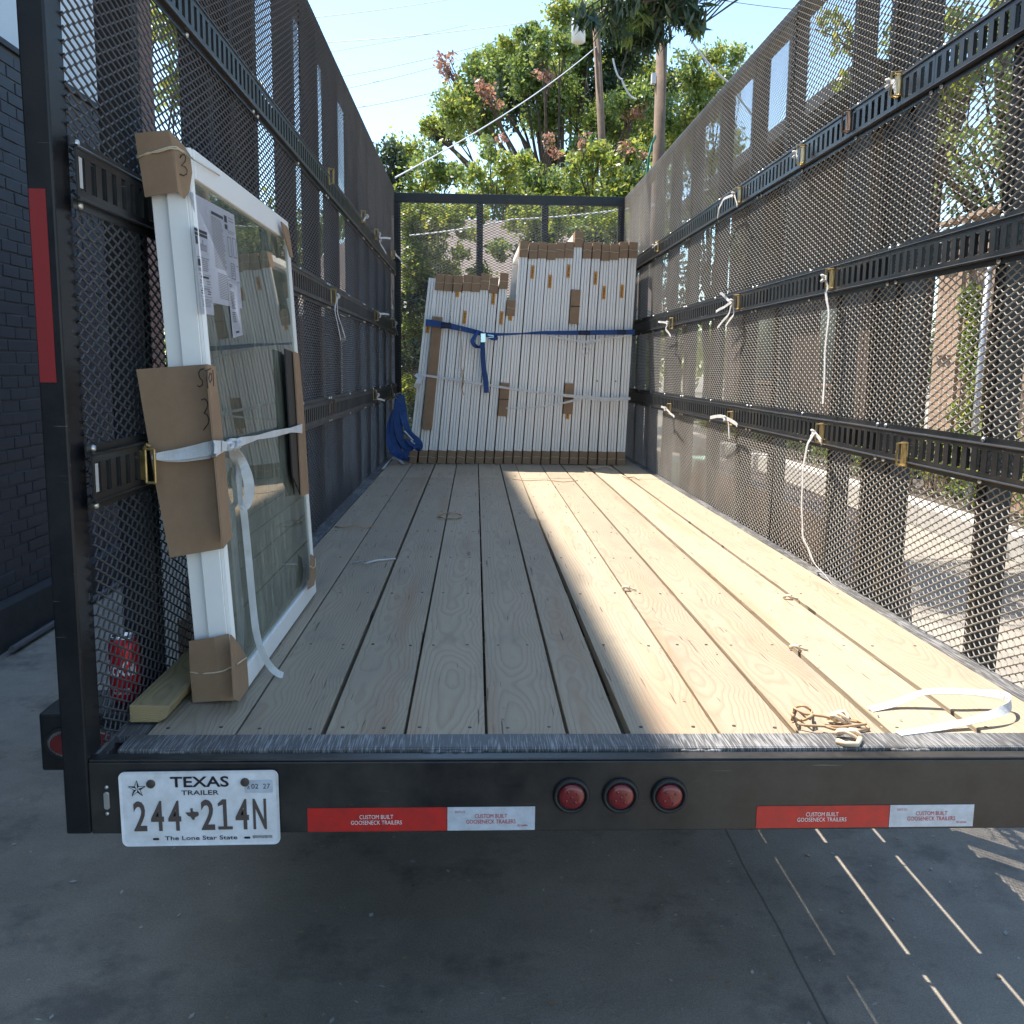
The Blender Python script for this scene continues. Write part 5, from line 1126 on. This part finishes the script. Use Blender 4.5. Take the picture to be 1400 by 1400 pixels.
fitting(-1, 512, 432, [[(520, 429, .05), (532, 430, .06)]], 'fitting with one strap tail pointing right on the left middle track')
fitting(-1, 536, 442, [[(541, 448, .04), (544, 458, .05)]], 'fitting with a drooping strap end at the front end of the left middle track')
fitting(-1, 510, 540, [[(516, 545, .05), (526, 548, .06)]], 'fitting with a drooping strap end on the left lowest track')
fitting(-1, 533, 540, [[(548, 537, .05)], [(548, 542, .05)], [(535, 527, .03)], [(545, 548, .05)]], 'fitting with a burst of strap ends just above the blue bundle')
fitting(-1, 450, 556, [], 'bare fitting on the left lowest track behind the large window', gold='rust')

# ---- things lying on the deck
def lying(name, pts, r, m, label, cat, closed=False):
    b = MB(); b.tube([P(x, y, Z=DZ + r + (z if True else 0)) for x, y, z in pts], r, 6); return tag(b.build(name, m, smooth=True), label, cat)
def curl(cx, cy, rx, ry, n, turns, z=.004, ph=0): return [(cx + rx * math.cos(ph + 2 * math.pi * turns * i / n) * (1 + .12 * math.sin(i * 1.7)), cy + ry * math.sin(ph + 2 * math.pi * turns * i / n), z * (1 + math.sin(i * 1.1))) for i in range(n + 1)]
lying('twine', [(458, 720, 0), (470, 721, .004), (484, 718, .01), (497, 722, .003), (512, 719, 0)], .003, 'twine', 'wisp of twine on the left plank level with the far edge of the large window', 'twine')
lying('twine', [(481, 770, 0), (495, 767, .008), (500, 770, .01), (515, 766, .004), (541, 764, 0)], .0035, 'strap', 'knotted pale cord end lying on the second plank from the left', 'cord')
lying('twine', curl(615, 705, 15, 4, 26, 1.6), .0028, 'twine', 'small coil of twine across the third plank gap', 'twine')
def knotlet(px, py, label, r=.008, m='band'):
    c = P(px, py, Z=DZ + .012); b = MB()
    b.tube([c + Vector((r * 1.5 * math.cos(a * 1.3), r * 1.2 * math.sin(a), r * .6 * math.sin(a * 2.2) - .002)) for a in [i * .55 for i in range(16)]], .0036, 6)
    b.tube([c, c + Vector((.02, .008, -.006)), c + Vector((.035, -.004, -.009))], .003, 5); tag(b.build('twine_knot', m, smooth=True), label, 'knot')
knotlet(856, 803, 'small twine knot beside the gap near the shadow edge')
knotlet(1077, 815, 'small twine knot on the second gap from the right wall')
knotlet(1087, 884, 'small twine knot nearest the twine tangle, on the third gap from the right')
bt = empty('twine_tangle', P(1135, 985, Z=DZ), 'tangle of brown twine at the rear edge of the sunlit deck', 'twine')
b = MB(); b.tube([P(x, y, Z=DZ + .004 + z) for x, y, z in curl(1096, 975, 13, 10, 18, 1.1, .012)], .003, 6)
b.tube([P(x, y, Z=DZ + .005 + z) for x, y, z in [(1083, 985, 0), (1085, 968, .02), (1100, 976, .02), (1125, 979, .012), (1150, 984, .01), (1180, 988, .006), (1188, 996, .0), (1170, 1000, 0), (1140, 997, .006), (1122, 991, .01)]], .0034, 6)
b.tube([P(x, y, Z=DZ + .005 + z) for x, y, z in [(1090, 1000, 0), (1086, 990, .005), (1110, 992, .01), (1150, 994, .008), (1184, 990, .01), (1172, 985, .01), (1150, 980, .008)]], .003, 6); b.build('loops', 'twine', bt, smooth=True)
b = MB(); c = P(1147, 980, Z=DZ + .018); b.tube([c + Vector((.020 * math.cos(a * 1.31), .016 * math.sin(a), .009 * math.sin(a * 2.3))) for a in [i * .5 for i in range(34)]], .0042, 6)
b.build('knot', 'band', bt, smooth=True); b = MB(); c = P(1160, 1003, Z=DZ + .016); b.tube([c + Vector((.022 * math.cos(a * 1.2), .013 * math.sin(a), .007 * math.sin(a * 2.3))) for a in [i * .5 for i in range(22)]], .0040, 6)
b.tube([P(1145, 1013, Z=DZ + .009), P(1155, 1017, Z=DZ + .010), P(1172, 1018, Z=DZ + .009), P(1176, 1010, Z=DZ + .011)], .0062, 6); b.build('knot', 'band', bt, smooth=True)
b = MB(); zz = DZ + .010
pts = [P(1189, 970, Z=DZ + .004), P(1225, 961, Z=DZ + .012), P(1262, 947, Z=DZ + .034), P(1300, 945, Z=DZ + .040), P(1340, 947, Z=DZ + .036), P(1368, 950, Z=DZ + .034), P(1381, 956, Z=DZ + .032), P(1380, 966, Z=DZ + .030), P(1362, 975, Z=DZ + .026), P(1325, 986, Z=DZ + .016), P(1280, 995, Z=DZ + .008), P(1228, 1003, Z=DZ + .006)]
wd = [Vector((0, 1, .1))] * 4 + [Vector((.1, .8, .5)), Vector((.2, .4, 1)), Vector((0, .1, 1)), Vector((-.2, -.4, 1)), Vector((0, -.8, .5))] + [Vector((0, -1, .1))] * 3
wd = [Vector((0, 1, .35))] * 4 + [Vector((0, 1, .6)), Vector((0, .7, 1)), Vector((0, .2, 1)), Vector((0, .5, 1)), Vector((0, .9, .7)), Vector((0, 1, .4)), Vector((0, 1, .3)), Vector((0, 1, .1))]
b.ribbon(pts, wd, .020, .0016); tag(b.build('loose_strap', 'strap'), 'white strap looping over the right rear corner of the sunlit deck', 'strap')
lying('twine', [(700, 655, .0), (720, 657, .003), (745, 656, 0), (770, 659, .003), (790, 657, 0)], .0025, 'twine', 'thin twine lying along the plank joint in front of the windows', 'twine')
lying('twine', [(800, 637, 0), (812, 640, .01), (828, 637, .01), (836, 641, 0)], .005, 'band', 'pale twine scraps at the foot of the tall window group', 'twine')
lying('twine', [(850, 650, 0), (858, 653, .01), (868, 652, .006), (874, 656, 0)], .004, 'band', 'pale twine scraps beside the front end of the right rail', 'twine')

# ---- litter
t = MB()
for k_ in range(420):
    x, y = R.uniform(-2.4, 1.7), R.uniform(1.9, 7.5)
    if k_ % 3 == 0: x, y = R.uniform(-1.6, 1.6), R.uniform(2.0, 3.2)
    a = R.uniform(0, 6.3); l = R.uniform(.003, .012); w_ = l * R.uniform(.25, .7); c = Vector((x, y, .004)); u_v = Vector((math.cos(a), math.sin(a), R.uniform(-.2, .2))); v_v = Vector((-math.sin(a), math.cos(a), R.uniform(-.2, .2)))
    t.add([c - u_v * l, c + v_v * w_, c + u_v * l, c - v_v * w_], [(0, 1, 2, 3)], R.choice((0, 0, 1)))
tag(t.build('ground_litter', ['concrete', 'twine']), kind='stuff')
t = MB()
for k_ in range(260):
    x, y = R.uniform(-.62, 1.27), R.uniform(1.95, 7.3) if k_ % 2 else R.uniform(1.92, 4)
    a = R.uniform(0, 6.3); l = R.uniform(.0015, .006); w_ = l * R.uniform(.2, .6); c = Vector((x, y, DZ + .0035)); u_v = Vector((math.cos(a), math.sin(a), R.uniform(-.3, .3))); v_v = Vector((-math.sin(a), math.cos(a), R.uniform(-.2, .2)))
    t.add([c - u_v * l, c + v_v * w_, c + u_v * l, c - v_v * w_], [(0, 1, 2, 3)], R.choice((0, 1, 2)))
tag(t.build('deck_crumbs', ['twine', 'card', 'bark']), kind='stuff')
